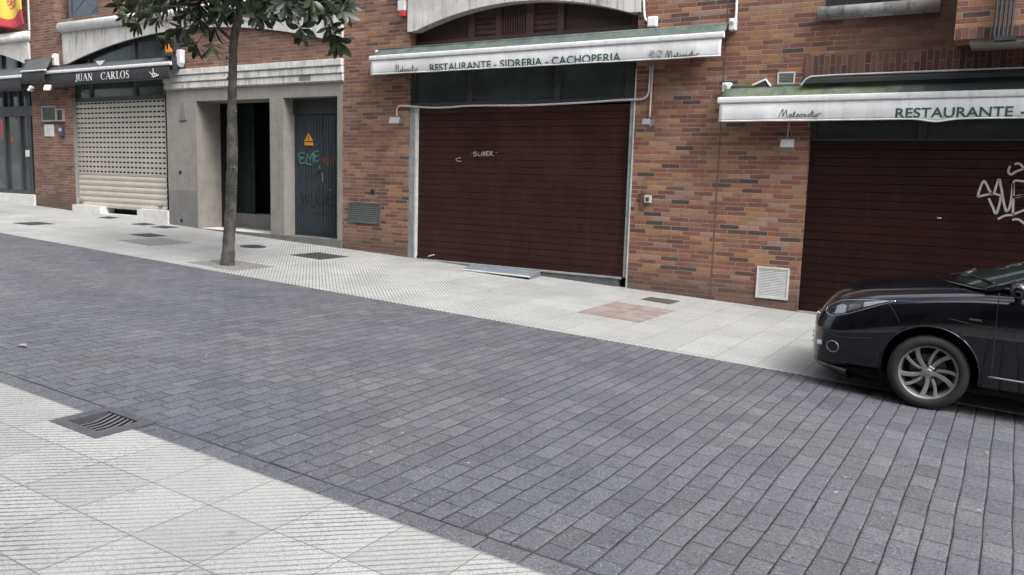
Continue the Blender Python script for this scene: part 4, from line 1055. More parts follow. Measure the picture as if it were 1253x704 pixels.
p_ = P(495.5, 13); al = empty('alarm_box', (p_.x, D, p_.z), 'white and red alarm box beside the concrete arch', 'alarm')
MB().box(p_.x - .10, p_.x + .06, D - .09, D - .001, p_.z - .02, p_.z + .16).build('casing', MT['white'], al, bevel=.015)
MB().box(p_.x - .07, p_.x + .06, D - .085, D - .001, p_.z - .12, p_.z - .021).build('lamp', MT['red'], al, bevel=.02)
p_ = P(206, 54, D - .2); al2 = empty('alarm_lamp', (p_.x, D, p_.z), 'orange alarm siren half hidden by leaves above the black awning', 'alarm')
b = MB(); b.box(p_.x - .12, p_.x + .12, D - .2, D - .04, p_.z - .19, p_.z + .19); b.build('lens', MT['orange'], al2, bevel=.03)
b = MB(); b.box(p_.x - .15, p_.x + .15, D - .24, D + .02, p_.z - .26, p_.z - .195); b.box(p_.x + .125, p_.x + .2, D - .2, D - .04, p_.z - .19, p_.z + .22); b.build('casing', MT['black'], al2, bevel=.01)
# latch and small box right of the central shutter
p_ = P(787, 243); lt = empty('gate_latch', (p_.x, D, p_.z), 'rusty iron latch with small grey box right of central shutter', 'latch')
b = MB(); b.box(p_.x - .03, p_.x + .02, D - .03, D - .001, P(787, 256).z, P(787, 237).z); b.box(p_.x - .06, p_.x + .05, D - .024, D - .001, p_.z - .03, p_.z + .02); b.tube([(p_.x - .005, D - .03, P(787, 236).z), (p_.x - .005, D - .001, P(787, 236).z)], .035, 10); b.build('strap', MT['rust'], lt, bevel=.004)
q_ = P(794, 244); b = MB().box(q_.x - .06, q_.x + .05, D - .05, D - .001, q_.z - .055, q_.z + .06); b.build('box', MT['conduit'], lt, bevel=.008)
b = MB().box(q_.x - .03, q_.x + .02, D - .056, D - .051, q_.z - .03, q_.z + .03); b.build('keyhole', MT['iron'], lt)
# meter grille, notice and blue box on the pier
x0, x1 = P(53.5, 139).x, P(71, 139).x; z0, z1 = P(62, 149).z, P(62, 130).z
mg = empty('grille_box', ((x0 + x1) / 2, D, z0), 'metal framed grille box with narrow side panel on the brick pier', 'grille box')
def framebox(x0, x1, z0, z1, parent, fr, pan, fwd_=.035, pr=.06):
    b = MB(); b.box(x0, x0 + fwd_, D - pr, D - .001, z0, z1); b.box(x1 - fwd_, x1, D - pr, D - .001, z0, z1); b.box(x0 + fwd_, x1 - fwd_, D - pr, D - .001, z0, z0 + fwd_); b.box(x0 + fwd_, x1 - fwd_, D - pr, D - .001, z1 - fwd_, z1); b.build('frame', fr, parent)
    b = MB(); b.box(x0 + fwd_, x1 - fwd_, D - pr + .02, D - .002, z0 + fwd_, z1 - fwd_)
    k = z0 + fwd_ + .02
    while k < z1 - fwd_ - .02: b.box(x0 + fwd_, x1 - fwd_, D - pr + .01, D - pr + .0199, k, k + .012); k += .03
    b.build('panel', pan, parent)
framebox(x0, x1, z0, z1, mg, MT['boxframe'], MT['louvre_g']); framebox(P(71.4, 139).x, P(79.6, 139).x, z0 + .0, P(75, 133.5).z, mg, MT['boxframe'], MT['brownpanel'], .03)
pn = P(60.5, 160); b = MB(); b.box(P(55, 160).x, P(66.3, 160).x, D - .012, D - .001, P(60, 167).z, P(60, 152.5).z); pp = b.build('paper_notice', MT['paper']); tag(pp, 'white paper notice pinned on the brick pier below the grille box', 'notice')
b = MB()
for k in range(9):
    zz = P(60, 165.5).z + k * .028
    b.box(P(56.5, 160).x, P(56.5, 160).x + .2 + random.uniform(-.1, .12), D - .0145, D - .0125, zz, zz + .008)
b.build('printed_lines', MT['grey_txt'], pp)
b = MB(); b.box(P(74, 163).x, P(79.3, 163).x, D - .06, D - .001, P(77, 167).z, P(77, 154.5).z); bb = b.build('blue_box', MT['blueplastic'], bevel=.012); tag(bb, 'small dark blue box beside the paper notice', 'box')
b = MB(); b.box(P(75, 163).x, P(78.3, 163).x, D - .066, D - .061, P(77, 161).z, P(77, 157).z); b.build('label_plate', MT['conduit'], bb)

# flag on the left balcony
def flagmat():
    m, t, b = newmat('striped_flag_cloth'); q = NT(t); uv = q.n('ShaderNodeUVMap').outputs[0]; u, v, _ = q.xyz(uv)
    vs_ = q.m('ADD', v, q.m('MULTIPLY', q.m('SINE', q.m('MULTIPLY', u, 11.0)), .06))
    red, yel = (.48, .05, .06), (.68, .49, .06)
    c = q.mix(q.m('GREATER_THAN', vs_, .20), red, yel); c = q.mix(q.m('GREATER_THAN', vs_, .50), c, red)
    dx = q.m('SUBTRACT', u, .80); dy = q.m('SUBTRACT', v, .42)
    em = q.m('LESS_THAN', q.m('ADD', q.m('POWER', q.m('DIVIDE', dx, .10), 2.0), q.m('POWER', q.m('DIVIDE', dy, .13), 2.0)), 1.0)
    tx = q.noise(uv, 28, 3); ecol = q.ramp(tx, [(.35, (.40, .03, .04)), (.5, (.55, .40, .08)), (.62, (.50, .46, .40)), (.7, (.30, .06, .08))], 'CONSTANT')
    c = q.mix(em, c, ecol)
    q.lk(c, b.inputs['Base Color']); b.inputs['Roughness'].default_value = .8; return m
rows = []; uvs = []
xa, xb = P(-42, 15, D - .2).x, P(31.5, 15, D - .2).x; ztp = 6.75; zbt = P(15, 37, D - .2).z
nu, nv = 44, 24
for j in range(nv + 1):
    v = j / nv; rr = []
    for i in range(nu + 1):
        u = i / nu; sag = .14 * (1 - v) * math.sin(u * math.pi * 2.4 + .4) ** 2 * .6
        rr.append((xa + (xb - xa) * u + .03 * math.sin(v * 5 + u * 9) * (1 - v), D - .22 + .055 * math.sin(u * 17 + 2.2 * v) * (1 - .5 * v) + .03 * math.sin(u * 7 - 5 * v), zbt + (ztp - zbt) * v + sag + .03 * math.sin(u * 11)))
    rows.append(rr)
fl = MB().grid(rows).build('flag', flagmat(), smooth=True, solid=.003)
uvl = fl.data.uv_layers.new(name='UVMap')
for lp in fl.data.loops: 
    k = lp.vertex_index; uvl.data[lp.index].uv = ((k % (nu + 1)) / nu, (k // (nu + 1)) / nv)
tag(fl, 'red and yellow striped flag draped over the leftmost ledge', 'flag')

# ------------------------------------------------------------------ things on the ground
def cover(name, label, pts, mat, group=None, frame=None, pat=6, cat='manhole cover', round_=False, lift=.012):
    c = sum((Vector((x, y, 0)) for x, y in pts), Vector()) / len(pts)
    root = empty(name, (c.x, c.y, gz(c.x)), label, cat, group)
    up = lambda x, y, h: Vector((x, y, gz(x) + h))
    if round_:
        rx = (max(p_[0] for p_ in pts) - min(p_[0] for p_ in pts)) / 2
        pts = [(c.x + rx * math.cos(k * math.pi / 16), c.y + rx * math.sin(k * math.pi / 16)) for k in range(32)]
    sh = lambda f: [(c.x + (x - c.x) * f, c.y + (y - c.y) * f) for x, y in pts]
    MB().slab([up(x, y, .006) for x, y in sh(1.0)], .03).build('frame', frame or mat, root)
    lid = MB().slab([up(x, y, .011) for x, y in sh(.88)], .02).build('lid', mat, root)
    b = MB()
    s_ = sh(.8)
    xs_ = [p_[0] for p_ in s_]; ys_ = [p_[1] for p_ in s_]
    if not round_:
        a0, a1, b1, b0 = (Vector((*s_[i], 0)) for i in range(4))
        for i in range(pat):
            for j in range(pat):
                t0, t1, u0, u1 = (i + .2) / pat, (i + .8) / pat, (j + .35) / pat, (j + .65) / pat
                f = lambda t_, u_: (a0.lerp(b0, t_)).lerp(a1.lerp(b1, t_), u_)
                b.slab([up(*f(t_, u_)[:2], .0145) for t_, u_ in ((t0, u0), (t1, u0), (t1, u1), (t0, u1))], .004)
    else:
        for rr in (.25, .5, .75): b.lathe([(rx * rr - .012, .011), (rx * rr - .012, .015), (rx * rr + .012, .015), (rx * rr + .012, .011)], (c.x, c.y, gz(c.x)), (SL, 0, 1), 32)
    b.build('tread', mat, lid)
    return root
GC = 'covers let into the far pavement'
cover('manhole_cover', 'round dark iron cover right of the tree foot', [(-12.17, 10.39), (-11.7, 10.39), (-11.94, 10.64), (-11.94, 10.14)], MT['iron'], GC, round_=True)
cover('manhole_cover', 'square dark iron cover below the blue ribbed door', [(-10.68, 10.10), (-10.69, 10.80), (-9.96, 10.80), (-9.95, 10.09)], MT['iron'], GC)
cover('manhole_cover', 'small dark cover behind the larger grey tiled cover', [(-14.57, 9.66), (-14.60, 10.15), (-14.08, 10.13), (-14.06, 9.70)], MT['iron'], GC)
cover('manhole_cover', 'large grey tile filled cover left of the tree', [(-13.82, 8.94), (-13.88, 9.85), (-12.92, 9.82), (-12.85, 8.90)], pbr('worn_grey_tile', (.17, .175, .17), .75, .15, 20, .002), GC, pat=9)
cover('manhole_cover', 'narrow dark cover at wall below the beige shutter, left one of the pair', [(-16.40, 10.92), (-16.54, 11.35), (-16.15, 11.36), (-16.04, 11.0)], MT['iron'], GC, pat=4)
cover('manhole_cover', 'narrow dark cover by granite column, right one of the pair', [(-15.75, 10.93), (-15.84, 11.32), (-15.43, 11.41), (-15.35, 11.0)], MT['iron'], GC, pat=4)
cover('manhole_cover', 'dark strip cover just below the notch in pale plinth', [(-17.98, 11.15), (-18.22, 11.58), (-17.86, 11.60), (-17.67, 11.24)], MT['iron'], GC, pat=4)
cover('manhole_cover', 'dark iron cover nearest the road at the left edge', [(-17.30, 8.92), (-17.38, 9.5), (-16.87, 9.53), (-16.83, 8.98)], MT['iron'], GC)
cover('manhole_cover', 'grey cover in front of the glass shop doors', [(-20.6, 9.95), (-20.7, 10.5), (-19.4, 10.5), (-19.35, 9.95)], pbr('worn_grey_tile_b', (.24, .245, .24), .75, .15, 20, .002), GC)
cover('pavement_grate', 'dark slotted cover beside the reddish paving slabs', [(-4.43, 10.79), (-4.43, 11.13), (-3.975, 11.15), (-3.975, 10.76)], pbr('brown_iron', (.075, .06, .05), .65, .25, 12, .002), pat=5, cat='grate')

# drain at the near kerb
dr = empty('street_drain', ((DX0 + DX1) / 2, 3.0, gz(-4.87)), 'cast iron street drain with curved slots at the near kerb', 'drain')
b = MB(); sl_ = lambda b_, x0, x1, y0, y1, t0, t1: b_.box(x0, x1, y0, y1, t0, t1, True)
hx0, hx1, hy0, hy1 = -5.04, -4.715, 2.875, 3.15
sl_(b, DX0, DX1, DY0, hy0, -.06, .004); sl_(b, DX0, DX1, hy1, DY1, -.06, .004); sl_(b, DX0, hx0, hy0, hy1, -.06, .004); sl_(b, hx1, DX1, hy0, hy1, -.06, .004)
b.build('frame', MT['drain'], dr)
b = MB(); sl_(b, DX0, DX1, DY0, DY1, -.149, -.06); b.build('sump', MT['hole'], dr)
b = MB(); bt = MB(); nb = 7; pw = (hx1 - hx0) / nb
for k in range(nb):
    xx = hx0 + (k + .5) * pw + pw * .2
    for j in range(8):
        y0, y1 = hy0 + (hy1 - hy0) * j / 8, hy0 + (hy1 - hy0) * (j + 1) / 8
        cv = lambda y_: -.030 * (1 - (max(0, (y_ - hy0) / (hy1 - hy0) - .55) / .45) ** 1.2)
        hw = pw * .17
        def bar(mb, zt, zb):
            vs = [(xx + s_ * hw, y, gz(xx) + cv(y) + z) for y in (y0, y1) for s_ in (-1, 1) for z in (zb, zt)]
            mb.add(vs, [(0, 1, 3, 2), (4, 6, 7, 5), (0, 4, 5, 1), (2, 3, 7, 6), (0, 2, 6, 4), (1, 5, 7, 3)])
        bar(b, -.008, -.045); bar(bt, -.004, -.0079)
gt = b.build('grating', MT['hole'], dr); bt.build('lit_top', MT['drainbar'], gt)  # bar sides near black, shade put into the colour; lighter tops laid over


# ramp plate at the garage
rp = empty('access_ramp', (-7.2, 11.4, gz(-7.2)), 'steel ramp plate leaning on the threshold of the central shutter', 'ramp')
q1, q2 = P(576, 322.0, D - .03), P(662, 334.0, D - .03); q3, q4 = G(562, 331.5), G(652, 342.0)
x0, x1 = q1.x, q2.x; ya = (q3.y + q4.y) / 2
b = MB(); b.add([(x0 - .0, D - .035, .318), (x1, D - .035, .318), (q4.x, ya, gz(q4.x) + .045), (q3.x, ya, gz(q3.x) + .012)], [(0, 1, 2, 3)])
b.build('plate', MT['steel'], rp, solid=.012)
b = MB(); b.add([(x1 - .01, D - .035, .305), (q4.x - .01, ya, gz(q4.x) + .035), (q4.x - .01, ya, gz(q4.x) + .002), (x1 - .01, D - .035, gz(x1) + .01)], [(0, 1, 2, 3)]); b.build('side_flange', MT['lampgrey'], rp, solid=.01)
b = MB(); b.tube([(q3.x, ya - .0, gz(q3.x) + .012), (q4.x, ya, gz(q4.x) + .045)], .014, 8); b.build('rim', MT['alu'], rp)

# tree pit
TP = Vector((-10.2, 8.40, gz(-10.2)))
b = MB(); b.box(-10.78, -9.70, 8.10, 8.86, -.02, .004, True); tag(b.build('tree_pit', pbr('tree_pit_soil', (.15, .145, .13), .9, .3, 14, .006)), kind='structure')

# fallen leaf
p_ = G(28, 424); b = MB(); b.add([(p_.x - .055, p_.y - .015, p_.z + .006), (p_.x - .02, p_.y + .03, p_.z + .02), (p_.x + .05, p_.y + .01, p_.z + .008), (p_.x - .02, p_.y - .03, p_.z + .014), (p_.x - .02, p_.y, p_.z + .004)], [(0, 1, 4), (1, 2, 4), (2, 3, 4), (3, 0, 4)])
tag(b.build('fallen_leaf', pbr('dry_leaf', (.24, .22, .18), .7, .2, 30), solid=.002), 'single dry curled leaf lying on the dark road', 'leaf')

# ------------------------------------------------------------------ tree
def leafmat():
    m, t, b = newmat('glossy_dark_leaf'); q = NT(t)
    oi = q.n('ShaderNodeAttribute'); oi.attribute_name = 'tint'
    c = q.ramp(oi.outputs['Fac'], [(0, (.008, .015, .008)), (.5, (.016, .026, .014)), (.85, (.027, .039, .019)), (1, (.05, .058, .026))])
    gm = q.n('ShaderNodeNewGeometry'); c = q.mix(gm.outputs['Backfacing'], c, q.mix(1.0, c, (1.5, 1.45, 1.1), 'MULTIPLY'))
    q.lk(c, b.inputs['Base Color']); b.inputs['Roughness'].default_value = .42; b.inputs['Specular IOR Level'].default_value = .4
    return m
MT['leaf'] = leafmat()
def barkmat():
    m, t, b = newmat('grey_bark'); q = NT(t); pos = q.pos()
    n1 = q.noise(q.mapping(pos, (1, 1, .6)), 22, 5, .65); n2 = q.noise(pos, 5, 3)
    c = q.mix(q.ss(n1, .35, .7), (.028, .025, .021), (.068, .062, .053)); c = q.mix(q.m('MULTIPLY', q.ss(n2, .45, .65), .6), c, (.115, .108, .096))
    q.lk(c, b.inputs['Base Color']); b.inputs['Roughness'].default_value = .9
    q.lk(q.bump(n1, .012), b.inputs['Normal']); return m
MT['bark'] = barkmat()
TY = 8.40
TREE = empty('street_tree', TP, 'street tree with slim grey trunk and large glossy dark leaves', 'tree')
rt = random.Random(11)
b = MB()
pts = [(278.3, 325), (279.3, 312), (280.3, 290), (282, 258), (283.3, 225), (284.3, 198), (284.2, 160), (283.8, 122), (284.6, 98), (285.2, 68), (286, 50), (288.5, 36), (291, 25), (293.5, 10), (295, -15), (297, -50), (300, -100)]
rad = [.108, .098, .088, .084, .082, .078, .074, .066, .062, .06, .06, .06, .055, .048, .042, .034, .02]
sp = []; sr = []
P3 = [P(a, c_, TY + .0) for a, c_ in pts]
k = 5
cm = catmull([(*p_, r_) for p_, r_ in zip(P3, rad)], k)
cm = [(x + rt.uniform(-.004, .004), y + rt.uniform(-.004, .004), z, r_ * rt.uniform(.96, 1.05)) for x, y, z, r_ in cm]
b.tube([c_[:3] for c_ in cm], [c_[3] for c_ in cm], 14)
# knots
for px, py, s_ in ((277.5, 71, -1), (279, 138, -1), (288, 137, 1), (286, 205, 1), (278.5, 96, -1), (287, 230, 1)):
    c_ = P(px, py, TY - .055); b.lathe([(0.0, -.02), (.02, -.012), (.027, .0), (.02, .012), (0, .018)], c_, (s_ * .5, -1, .2), 10)
limbs = []
def limb(pl, r0, r1):
    P_ = catmull(pl, 4); n = len(P_); b.tube(P_, [r0 + (r1 - r0) * i / (n - 1) for i in range(n)], 8); limbs.append(P_)
T = lambda a, c_, dy=0.: tuple(P(a, c_, TY + dy))
limb([T(286, 50), T(277, 43, -.05), T(268, 34, -.15), T(259, 18, -.25), T(251, 0, -.35), T(240, -35, -.5)], .032, .012)
limb([T(292, 20), T(300, 8, .1), T(318, -6, .2), T(345, -20, .3), T(372, -40, .4)], .036, .012)
limb([T(288, 12), T(298, 10, -.2), T(306, 17, -.35), T(316, 19, -.5), T(326, 14, -.6), T(342, 10, -.7), T(360, 12, -.75)], .016, .007)
limb([T(293, 12), T(284, -5, .2), T(270, -18, .35), T(240, -30, .5), T(205, -40, .6)], .034, .012)
limb([T(295, -15), T(305, -40, -.3), T(322, -70, -.6), T(335, -110, -.8)], .03, .01)
limb([T(270, 30, -.12), T(255, 28, -.2), T(232, 32, -.3), T(208, 42, -.4)], .014, .006)
limb([T(262, 22, -.2), T(235, 12, -.4), T(205, 8, -.5), T(175, 10, -.6)], .018, .006)
limb([T(318, -6, .2), T(345, -2, .1), T(375, 6, 0), T(398, 20, -.1), T(410, 42, -.15)], .016, .006)
limb([T(345, -20, .3), T(380, -10, .3), T(415, -5, .2), T(440, 0, .2)], .015, .006)
limb([T(297, -50), T(280, -80, .3), T(255, -120, .5)], .025, .008)
b.build('trunk', MT['bark'], TREE, smooth=True)
# leaves in whorls at the twig ends
lv = []; lf = []; lt_ = []
def leaf(base, d, up_, L, w, bend, tint):
    d = d.normalized(); s_ = d.cross(up_); s_ = s_.normalized() if s_.length > 1e-4 else d.orthogonal().normalized(); n_ = s_.cross(d)
    prof = [(0, .05), (.12, .22), (.35, .72), (.58, 1.0), (.78, .88), (.92, .45), (1.0, .03)]
    i0 = len(lv)
    for t_, w_ in prof:
        c_ = base + d * (L * t_) + n_ * (-bend * L * t_ * t_)
        h = s_ * (w * .5 * w_); cup = n_ * (w * .10 * w_)
        lv.extend([c_ - h + cup, c_, c_ + h + cup])
    for j in range(len(prof) - 1):
        a = i0 + j * 3
        lf.extend([(a, a + 1, a + 4, a + 3), (a + 1, a + 2, a + 5, a + 4)]); lt_.extend([tint, tint])
twg = MB()
def whorl(c_, ax, n=8, L=.2, spread=1.0):
    c_ = Vector(c_); ax = Vector(ax).normalized(); a = ax.orthogonal().normalized(); b_ = ax.cross(a); o = rt.uniform(0, 6)
    tb = rt.random()
    for k_ in range(n):
        t_ = o + k_ * 2.4 + rt.uniform(-.3, .3); f = spread * (.45 + .75 * k_ / n) * rt.uniform(.8, 1.2)
        d = ax * math.cos(f) + (a * math.cos(t_) + b_ * math.sin(t_)) * math.sin(f)
        d.z -= rt.uniform(0, .3)
        leaf(c_ - ax * (.055 * k_ / n), d, ax + Vector((0, 0, .4)), L * rt.uniform(.7, 1.15), L * .31 * rt.uniform(.8, 1.15), rt.uniform(.0, .35), min(1, max(0, tb * .5 + rt.uniform(0, .5))))
    # twig back to the nearest limb
    best = min((Vector(p_) for L_ in limbs for p_ in L_), key=lambda p_: (p_ - c_).length)
    mid = (best + c_) / 2 + Vector((0, 0, -.06)) - ax * .05
    twg.tube(catmull([tuple(best), tuple(mid), tuple(c_)], 4), .0055, 5)
vis = [(148, 8), (153, 20), (163, 14), (172, 5), (180, 18), (168, 30), (188, 8), (192, 24), (204, 12), (216, 5), (222, 36), (206, 47), (228, 16), (231, 46), (238, 6), (244, 26), (259, 56), (262, 36), (268, 12), (258, 18),
       (300, 4), (313, 16), (330, 8), (338, 18), (343, 6), (352, 14), (360, 6), (371, 9), (378, 14), (388, 6), (368, 36), (396, 12), (409, 6), (403, 34), (408, 44), (414, 50), (419, 14), (424, 4), (240, 55), (158, -4), (170, 2), (184, -6), (198, 2), (210, -6), (232, 0), (250, -4), (272, 2), (288, -6), (308, -4), (322, 4), (336, -4), (350, 2), (366, -6), (382, 0), (400, -4), (414, 2), (246, 8), (222, 20), (316, 10), (356, 10)]
for px, py in vis:
    dy = rt.uniform(-.75, .55) if px < 390 else rt.uniform(-.4, .1)
    c_ = P(px, py, TY + dy)
    ctr = P(288, -60, TY); ax = (c_ - ctr).normalized() + Vector((rt.uniform(-.4, .4), rt.uniform(-.5, .2), rt.uniform(-.35, .15)))
    whorl(c_, ax, rt.randint(8, 12), rt.uniform(.20, .27))
ctr = P(285, -90, TY)
for k_ in range(190):
    while True:
        v = Vector((rt.uniform(-1, 1), rt.uniform(-1, 1), rt.uniform(-1, 1)))
        if .25 < v.length < 1: break
    c_ = ctr + Vector((v.x * 1.95, v.y * 1.5, v.z * 1.25))
    whorl(c_, v.normalized() + Vector((rt.uniform(-.4, .4), rt.uniform(-.4, .4), rt.uniform(-.1, .5))), rt.randint(8, 11), rt.uniform(.22, .29))
me = bpy.data.meshes.new('crown'); off = wloc(TREE); me.from_pydata([v - off for v in lv], [], lf)
at = me.attributes.new('tint', 'FLOAT', 'FACE'); at.data.foreach_set('value', lt_)
for p_ in me.polygons: p_.use_smooth = True
me.materials.append(MT['leaf']); co = bpy.data.objects.new('crown', me); COL.objects.link(co); co.parent = TREE
twg.build('twig', MT['bark'], TREE, smooth=True)

#CARBEGIN
# ------------------------------------------------------------------ parked car (x forward, y to its left, z up; axle of the front wheels at x = 0)
m, t, b = newmat('black_car_paint'); b.inputs['Base Color'].default_value = (.0015, .0018, .004, 1); b.inputs['Roughness'].default_value = .28
b.inputs['Coat Weight'].default_value = 1.0; b.inputs['Coat IOR'].default_value = 1.55; b.inputs['Coat Roughness'].default_value = .015; b.inputs['Specular IOR Level'].default_value = .08; MT['paint'] = m
MT['trim'] = pbr('black_plastic_trim', (.012, .012, .013), .55, .15, 20, objc=True)
m, t, b = newmat('chrome'); b.inputs['Base Color'].default_value = (.75, .76, .78, 1); b.inputs['Metallic'].default_value = 1; b.inputs['Roughness'].default_value = .12; MT['chrome'] = m
MT['alloy'] = pbr('grey_alloy', (.27, .265, .26), .42, .1, 8, metal=.7, objc=True)
MT['rubber'] = pbr('tyre_rubber', (.007, .007, .0075), .8, .2, 12, .0008, objc=True)
MT['disc'] = pbr('brake_steel', (.10, .095, .09), .5, .2, 20, metal=.8, objc=True)
m, t, b = newmat('headlight_glass'); q = NT(t)
tr_ = q.n('ShaderNodeBsdfTransparent'); gl_ = q.n('ShaderNodeBsdfGlossy'); gl_.inputs['Roughness'].default_value = .02; mx_ = q.n('ShaderNodeMixShader'); fr_ = q.n('ShaderNodeFresnel'); fr_.inputs['IOR'].default_value = 1.5
q.lk(fr_.outputs[0], mx_.inputs[0]); q.lk(tr_.outputs[0], mx_.inputs[1]); q.lk(gl_.outputs[0], mx_.inputs[2]); q.lk(mx_.outputs[0], t.nodes['Material Output'].inputs[0]); MT['lens'] = m
m, t, b = newmat('tinted_car_glass'); b.inputs['Base Color'].default_value = (.012, .017, .016, 1); b.inputs['Roughness'].default_value = .03; b.inputs['Specular IOR Level'].default_value = .8; MT['carglass'] = m
MT['lampwhite'] = pbr('white_lamp_reflector', (.80, .81, .84), .2, .05, 30, metal=.1, objc=True)
MT['lampdark'] = pbr('dark_lamp_housing', (.05, .052, .058), .3, .1, 30, metal=.3, objc=True)

CARW = Vector((-.52, 8.33, gz(-.47) - .004))
th_ = math.radians(2.088)
CAR = empty('parked_car', CARW, 'black hatchback car parked half on the pavement with its nose in view', 'car')
cf, cl_, cu3 = Vector((-math.cos(th_), 0, math.sin(th_))), Vector((0, -1, 0)), Vector((math.sin(th_), 0, math.cos(th_)))
CM = Matrix((cf, cl_, cu3)).transposed().to_4x4(); CM.translation = CARW
CAR.matrix_world = CM

ST = [  # x, half profile (y,z) bottom centre -> side -> bonnet centre
 (1.015, [(0, .34), (.10, .34), (.14, .35), (.16, .38), (.16, .42), (.15, .45), (.14, .47), (.12, .485), (.09, .49), (.05, .495), (0, .50)]),
 (1.000, [(0, .19), (.44, .19), (.50, .21), (.53, .31), (.52, .42), (.50, .49), (.46, .525), (.40, .55), (.31, .565), (.17, .58), (0, .585)]),
 (.93, [(0, .175), (.58, .18), (.655, .20), (.69, .31), (.69, .46), (.67, .575), (.63, .64), (.56, .69), (.45, .725), (.25, .76), (0, .77)]),
 (.80, [(0, .18), (.66, .19), (.765, .215), (.795, .34), (.80, .51), (.775, .635), (.73, .715), (.655, .782), (.53, .828), (.29, .872), (0, .886)]),
 (.60, [(0, .2), (.69, .2), (.835, .235), (.86, .38), (.865, .56), (.845, .70), (.80, .795), (.725, .862), (.585, .898), (.31, .943), (0, .957)]),
 (.33, [(0, .2), (.7, .2), (.86, .24), (.89, .4), (.895, .6), (.885, .765), (.84, .855), (.765, .915), (.62, .945), (.33, .985), (0, 1.0)]),
 (0.0, [(0, .2), (.7, .2), (.868, .24), (.90, .4), (.908, .62), (.902, .82), (.878, .897), (.79, .968), (.66, .995), (.35, 1.035), (0, 1.05)]),
 (-.22, [(0, .2), (.72, .2), (.872, .24), (.897, .4), (.905, .62), (.90, .84), (.878, .93), (.815, .99), (.72, 1.02), (.38, 1.04), (0, 1.05)]),
 (-.50, [(0, .2), (.72, .2), (.872, .24), (.895, .4), (.905, .62), (.90, .85), (.885, .945), (.84, 1.005), (.77, 1.02), (.4, 1.03), (0, 1.03)]),
 (-1.4, [(0, .2), (.72, .2), (.872, .24), (.895, .4), (.905, .62), (.90, .87), (.885, .97), (.845, 1.03), (.77, 1.04), (.4, 1.04), (0, 1.04)]),
 (-2.5, [(0, .2), (.72, .2), (.872, .24), (.895, .4), (.905, .64), (.90, .89), (.882, 1.0), (.84, 1.055), (.77, 1.065), (.4, 1.065), (0, 1.065)]),
 (-3.1, [(0, .26), (.66, .26), (.80, .30), (.83, .44), (.85, .66), (.84, .90), (.82, 1.02), (.77, 1.08), (.7, 1.09), (.4, 1.09), (0, 1.09)]),
 (-3.35, [(0, .34), (.5, .34), (.62, .36), (.68, .46), (.72, .66), (.72, .86), (.70, .96), (.66, 1.0), (.58, 1.02), (.3, 1.02), (0, 1.02)])]
rows = []
for x, pr in ST:
    full = [(x, -y, z) for y, z in reversed(pr[1:])] + [(x, y, z) for y, z in pr]
    rows.append(full)
# half profile begins at the bottom: build a closed ring
mb = MB(); n = len(ST[0][1]); ring = 2 * n - 2
for x, pr in ST:
    mb.v += [Vector((x, y, z)) for y, z in pr] + [Vector((x, -y, z)) for y, z in reversed(pr[1:-1])]
for i in range(len(ST) - 1):
    for j in range(ring): mb.f.append((i * ring + j, i * ring + (j + 1) % ring, (i + 1) * ring + (j + 1) % ring, (i + 1) * ring + j))
e = (len(ST) - 1) * ring
mb.f.append(tuple(range(ring))); mb.f.append(tuple(e + j for j in reversed(range(ring))))
body = mb.build('body', MT['paint'], CAR, smooth=True, local=True, subsurf=3)
# crisp shoulder line
bm = bmesh.new(); bm.from_mesh(body.data); cl2 = bm.edges.layers.float.new('crease_edge')
bm.verts.ensure_lookup_table()
for e_ in bm.edges:
    a, c_ = e_.verts[0].index, e_.verts[1].index
    if a // ring != c_ // ring and (a % ring in (6, ring - 6)) and (c_ % ring in (6, ring - 6)): e_[cl2] = .35
    if a // ring != c_ // ring and (a % ring in (8, ring - 8)) and (c_ % ring in (8, ring - 8)): e_[cl2] = .25
bm.to_mesh(body.data); bm.free()
def bake(o):
    dg = bpy.context.evaluated_depsgraph_get(); me = bpy.data.meshes.new_from_object(o.evaluated_get(dg)); o.modifiers.clear(); old = o.data; o.data = me; return o
bake(body)
def solidbvh(o):
    return BVHTree.FromPolygons([v.co for v in o.data.vertices], [tuple(p.vertices) for p in o.data.polygons])
BV = solidbvh(body)
# cut the wheel arches
def cutter(x, r, y0, y1):
    c = MB(); k = 48
    c.v = [Vector((x + r * math.cos(2 * math.pi * i / k), y, .318 + r * math.sin(2 * math.pi * i / k))) for y in (y0, y1) for i in range(k)]
    c.f = [tuple(range(k)), tuple(range(2 * k - 1, k - 1, -1))] + [(i, i + k, (i + 1) % k + k, (i + 1) % k) for i in range(k)]
    return c.build('cut', None, CAR, local=True)
cuts = [cutter(x, .372, s_ * .58, s_ * 1.05) for x in (0, -2.64) for s_ in (-1, 1)]
for c in cuts:
    md = body.modifiers.new('c', 'BOOLEAN'); md.operation = 'DIFFERENCE'; md.object = c; md.solver = 'EXACT'
bpy.context.view_layer.update(); bake(body)
for c in cuts: bpy.data.objects.remove(c)
for p in body.data.polygons: p.use_smooth = True
if not body.data.materials: body.data.materials.append(MT['paint'])

